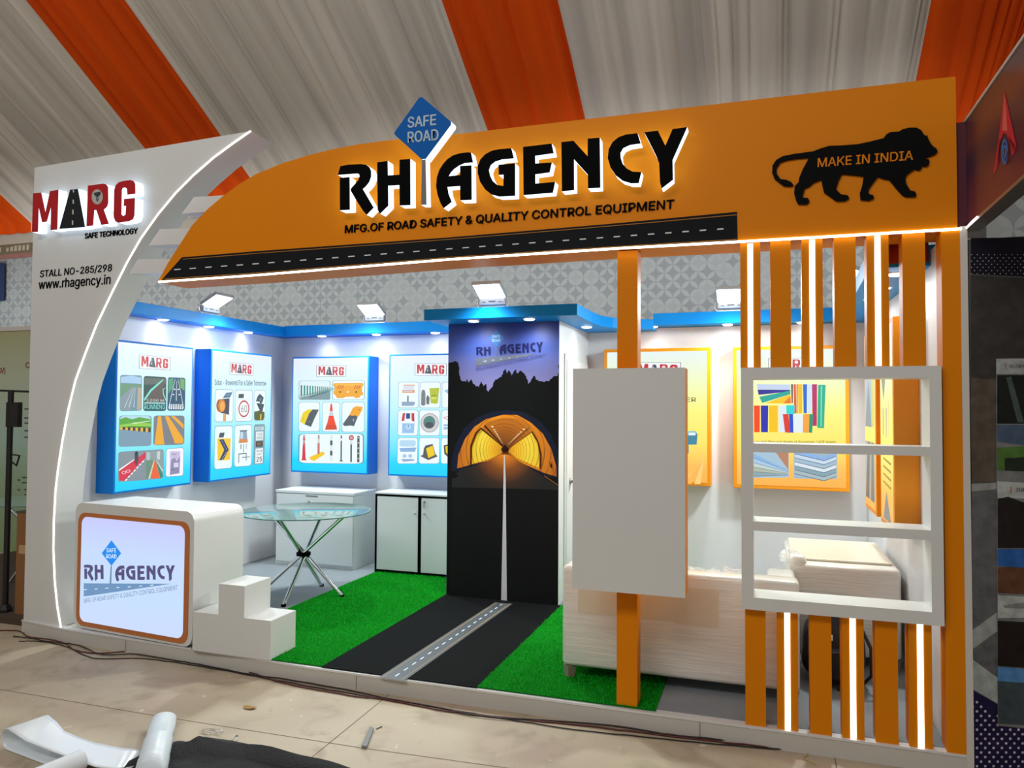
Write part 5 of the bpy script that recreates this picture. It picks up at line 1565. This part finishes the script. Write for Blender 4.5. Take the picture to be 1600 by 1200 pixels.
for k in range(7):
    A.p('#6a1c28', ZN([(401 - k * 2, 545 + k * 18), (412 - k * 2, 520 + k * 18), (413 - k * 2, 526 + k * 18), (400 - k * 2, 552 + k * 18)]))
    A.p('#6a1c28', ZN([(452 + k * 4, 510 + k * 12), (468 + k * 4, 535 + k * 6), (468 + k * 4, 541 + k * 6), (453 + k * 4, 518 + k * 12)]))
cx, cy = 432, 590
ring = [(cx + 17 * math.cos(t_), cy + 66 * math.sin(t_)) for t_ in [k * .3142 for k in range(21)]]
rin = [(cx + 11 * math.cos(t_), cy + 52 * math.sin(t_)) for t_ in [k * .3142 for k in range(21)]]
for k in range(20):
    A.p('#2a78c4', ZN([ring[k], ring[k + 1], rin[k + 1], rin[k]]))
A.p('#2a78c4', ZN([(424, 560), (440, 555), (441, 600), (428, 640), (424, 635), (436, 596), (436, 570), (428, 572), (428, 610), (424, 610)]))
A.build('emblem', bo)

np_ = thing('printed_panel', 'dark photo panel wall of the next stall right of the orange post', 'panel', (6.5, .02, 0))
NPL = PY(.0)
b = MB(); b.box(6.035, 7.0, .0, .04, .0, 2.535); b.build('board', paint('dark_photo_print', '#4a4846', .4, var=.35, vscale=2.5), np_)
def NQ(name, items, lift=.001, flat=()):
    A = Art(NPL, [(0, 0), (1, 0), (1, 1), (0, 1)], lift, photo_ink)
    for c, pts in items: A.p(c, pts)
    for c, pts in flat: A.mb.face([NPL.hit(x, y, A.lift + .0004) for x, y in pts], A.mi(c))
    A.build(name, np_)
def dots(px0, px1, py0, py1, pit, r0, seed, cond=lambda x, y: True):
    out = []
    yy, k = py0, 0
    while yy < py1:
        xx = px0 + (pit / 2 if k % 2 else 0)
        while xx < px1:
            if cond(xx, yy):
                out.append(('#b4b0bc', [(xx + r0 * math.cos(a) , yy + r0 * math.sin(a)) for a in [q * 1.047 for q in range(6)]]))
            xx += pit
        yy += pit * .55; k += 1
    return out
NQ('backdrop', [('#14101f', [(1517, 372), (1640, 370), (1640, 434), (1517, 428)]), ('#3a3633', [(1517, 430), (1640, 436), (1640, 600), (1517, 590)]), ('#544a40', [(1517, 590), (1640, 600), (1640, 760), (1518, 752)]), ('#5c5c5e', [(1518, 760), (1640, 765), (1640, 1180), (1520, 1080)]), ('#8a8a88', [(1518, 756), (1640, 750), (1640, 756), (1518, 768)]),
                ('#8f918f', [(1519, 985), (1560, 955), (1640, 900), (1640, 935), (1560, 985), (1519, 1015)]), ('#9aa09e', [(1519, 1030), (1560, 1060), (1640, 1110), (1640, 1160), (1560, 1100), (1519, 1076)]), ('#1c1438', [(1519, 1078), (1560, 1101), (1640, 1160), (1640, 1260), (1520, 1260)])],
   flat=dots(1518, 1640, 398, 428, 9, .9, 1) + dots(1520, 1620, 1090, 1240, 13, 2.2, 2, lambda x, y: y > 1092 + (x - 1519) * .6))
NQ('photo_column', lift=.006, items=[('#6f7070', [(1556, 560), (1640, 559), (1640, 1142), (1559, 1134)]), ('#9fa3a4', [(1557, 561), (1640, 560), (1640, 584), (1557, 584)]), ('#1a1c1c', [(1558, 586), (1640, 586), (1640, 662), (1558, 662)]), ('#44504a', [(1572, 590), (1580, 588), (1600, 660), (1590, 660)]), ('#3a4038', [(1610, 590), (1620, 590), (1624, 660), (1606, 660)]),
                    ('#44546a', [(1558, 664), (1640, 664), (1640, 700), (1558, 690)]), ('#4a6a30', [(1558, 700), (1640, 694), (1640, 738), (1558, 734)]), ('#222a20', [(1570, 716), (1640, 712), (1640, 738), (1570, 735)]), ('#a4a8a6', [(1558, 752), (1640, 756), (1640, 780), (1559, 778)]), ('#221c1a', [(1559, 780), (1575, 776), (1640, 800), (1640, 856), (1559, 856)]), ('#2a5a9a', [(1559, 858), (1640, 858), (1640, 890), (1559, 884)]), ('#5a3a28', [(1559, 886), (1640, 888), (1640, 930), (1559, 926)]),
                    ('#a4a8a4', [(1559, 930), (1640, 934), (1640, 965), (1559, 966)]), ('#7c807c', [(1566, 946), (1640, 936), (1640, 952), (1570, 950)]), ('#201816', [(1559, 970), (1640, 974), (1640, 1046), (1559, 1040)]), ('#4a7aac', [(1559, 1042), (1640, 1048), (1640, 1070), (1559, 1064)]), ('#3a4448', [(1559, 1064), (1640, 1070), (1640, 1134), (1560, 1130)])])
A = Art(NPL, [(0, 0), (1, 0), (1, 1), (0, 1)], .013, ink)
A.t('#3a3a3c', 'SLOPE', 1577, 569.5, 1602, 574.5); A
A.r('#b0402c', 1571, 567, 1572, 577); A.build('heading', np_); A = Art(NPL, [(0, 0), (1, 0), (1, 1), (0, 1)], .013, ink)
A.t('#3a3a3c', 'INDIA', 1588, 762.5, 1612, 768); A.r('#b0402c', 1579, 760, 1580, 770)
A.build('heading', np_)

wp = MB(); wp.box(6.3, 9.5, 1.9, 1.95, 0, 3.25)
structure(wp.build('wall_right_rear', PAT, org=(6.3, 1.9, 0)))
tl = MB(); q = [PY(1.895).hit(*p) for p in ((1500, 330), (1541, 330), (1541, 372), (1500, 372))]
tl.prism([Vector((max(p.x, 6.06), p.y, p.z)) for p in q], (0, .01, 0)); structure(tl.build('trim_2', paint('grey_tile', '#5c5854', .4)))

lp_ = thing('panel', 'pale green text panel of the next stall beyond the white pillar', 'panel', (-2.6, 2.4, 0))
LPY = PY(2.4)
b = MB(); p = LPY.hit(20, 517); b.box(-6, -.35, 2.4, 2.45, .0, p.z); bo = b.build('board', ramp_mat('pale_green_print', [(0, '#86a070'), (.35, '#9ab494'), (.5, '#aac8b8'), (.8, '#b8c0a4'), (1, '#aaa87c')], 0, .5), lp_)
b = MB(); b.box(-6, -.35, 2.39, 2.46, p.z, p.z + .05); b.build('top_trim', LAMW, lp_)
A = Art(LPY, [(0, 0), (1, 0), (1, 1), (0, 1)], .002, ink)
A.t('#8a2a2c', 'SV)', -3, 574, 8, 585, .02)
A.build('heading', bo); A = Art(LPY, [(0, 0), (1, 0), (1, 1), (0, 1)], .002, ink); A.t('#8a2a2c', 'C', 40, 566, 46, 575, .02)
A.build('heading', bo); A = Art(LPY, [(0, 0), (1, 0), (1, 1), (0, 1)], .002, ink)
for yy in (638, 652, 660, 672, 682, 745, 753, 764, 772): A.r('#5a5f5c', 34 if yy % 2 else 38, yy, 60, yy + 2)
for yy in (640, 654, 664, 750, 765): A.e('#5a5f5c', 29, yy, 1.6, 1.6, 8)
A.build('lettering', bo)
b = MB(); b.prism([LPY.hit(*q, .003) for q in ((-40, 607), (60, 611), (60, 614), (-40, 610))], (0, .002, 0)); b.build('dark_rail', DARK, lp_)

b = MB(); b.box(-3.0, -.22, .3, 2.4, .0, .05, 0)
tag(b.build('side_platform', [paint('brown_carpet_deck', '#4a3a30', .9)]), 'low brown-carpeted deck of the stall left of the white pillar', 'platform')
sd = thing('side_table', 'glass table with chrome legs partly visible left of the white pillar', 'table', (-1.35, 1.3, .05))
b = MB(); b.lathe((-1.45, 1.35, .80), [(.5, 0), (.5, .01)], 40); b.build('top', mt if False else bpy.data.materials['table_glass'], sd, smooth=True)
for f, tt in (((-1.60, 1.15), (-1.1, 1.3)), ((-1.15, 1.55), (-1.8, 1.2)), ((-1.7, 1.55), (-1.2, 1.05))):
    b = MB(); b.tube([(f[0], f[1], .05), (tt[0], tt[1], .80)], .015, 10); b.build('leg', CHROME, sd, smooth=True)
LB = PY(.42)
q = [LB.hit(*p) for p in ((27, 800), (48, 800), (46, 974), (26, 974))]
cb = thing('carton', 'tall narrow brown cardboard carton leaning beside the white pillar', 'carton', (q[3].x, .45, .05))
b = MB(); b.box(q[3].x, q[3].x + .14, .40, .55, .05, q[0].z); b.build('body', paint('brown_cardboard', '#8a5c34', .85, var=.12, vscale=6), cb)
b = MB(); b.box(q[3].x + .03, q[3].x + .12, .398, .40, q[0].z * .62, q[0].z * .70); b.build('tape_label', paint('parcel_label', '#b89a70', .6), cb)
b = MB(); b.box(q[3].x - .005, q[3].x + .145, .395, .555, q[0].z, q[0].z + .012); b.build('flap', paint('carton_top_dark', '#4a4a44', .7), cb)
ps_ = thing('stand', 'black upright stand at the far left edge of the picture', 'stand', (-.69, .42, .05))
q = LB.hit(2, 610)
b = MB(); b.tube([(-.705, .42, .05), (-.705, .42, q.z)], .022, 10); b.build('pole', DARK, ps_)
b = MB(); b.lathe((-.705, .42, .05), [(.05, 0), (.05, .02), (.03, .06)], 14); b.build('foot', DARK, ps_)
b = MB(); q2 = LB.hit(4, 640); b.box(-.73, -.60, .40, .44, q2.z - .14, q2.z + .06); b.build('bracket', DARK, ps_)
b = MB(); q3 = LB.hit(10, 715); b.tube([(-.70, .42, q3.z + .03), (-.58, .41, q3.z + .02), (-.61, .41, q3.z - .06), (-.70, .42, q3.z - .02)], .008, 6); b.build('clamp', DARK, ps_)
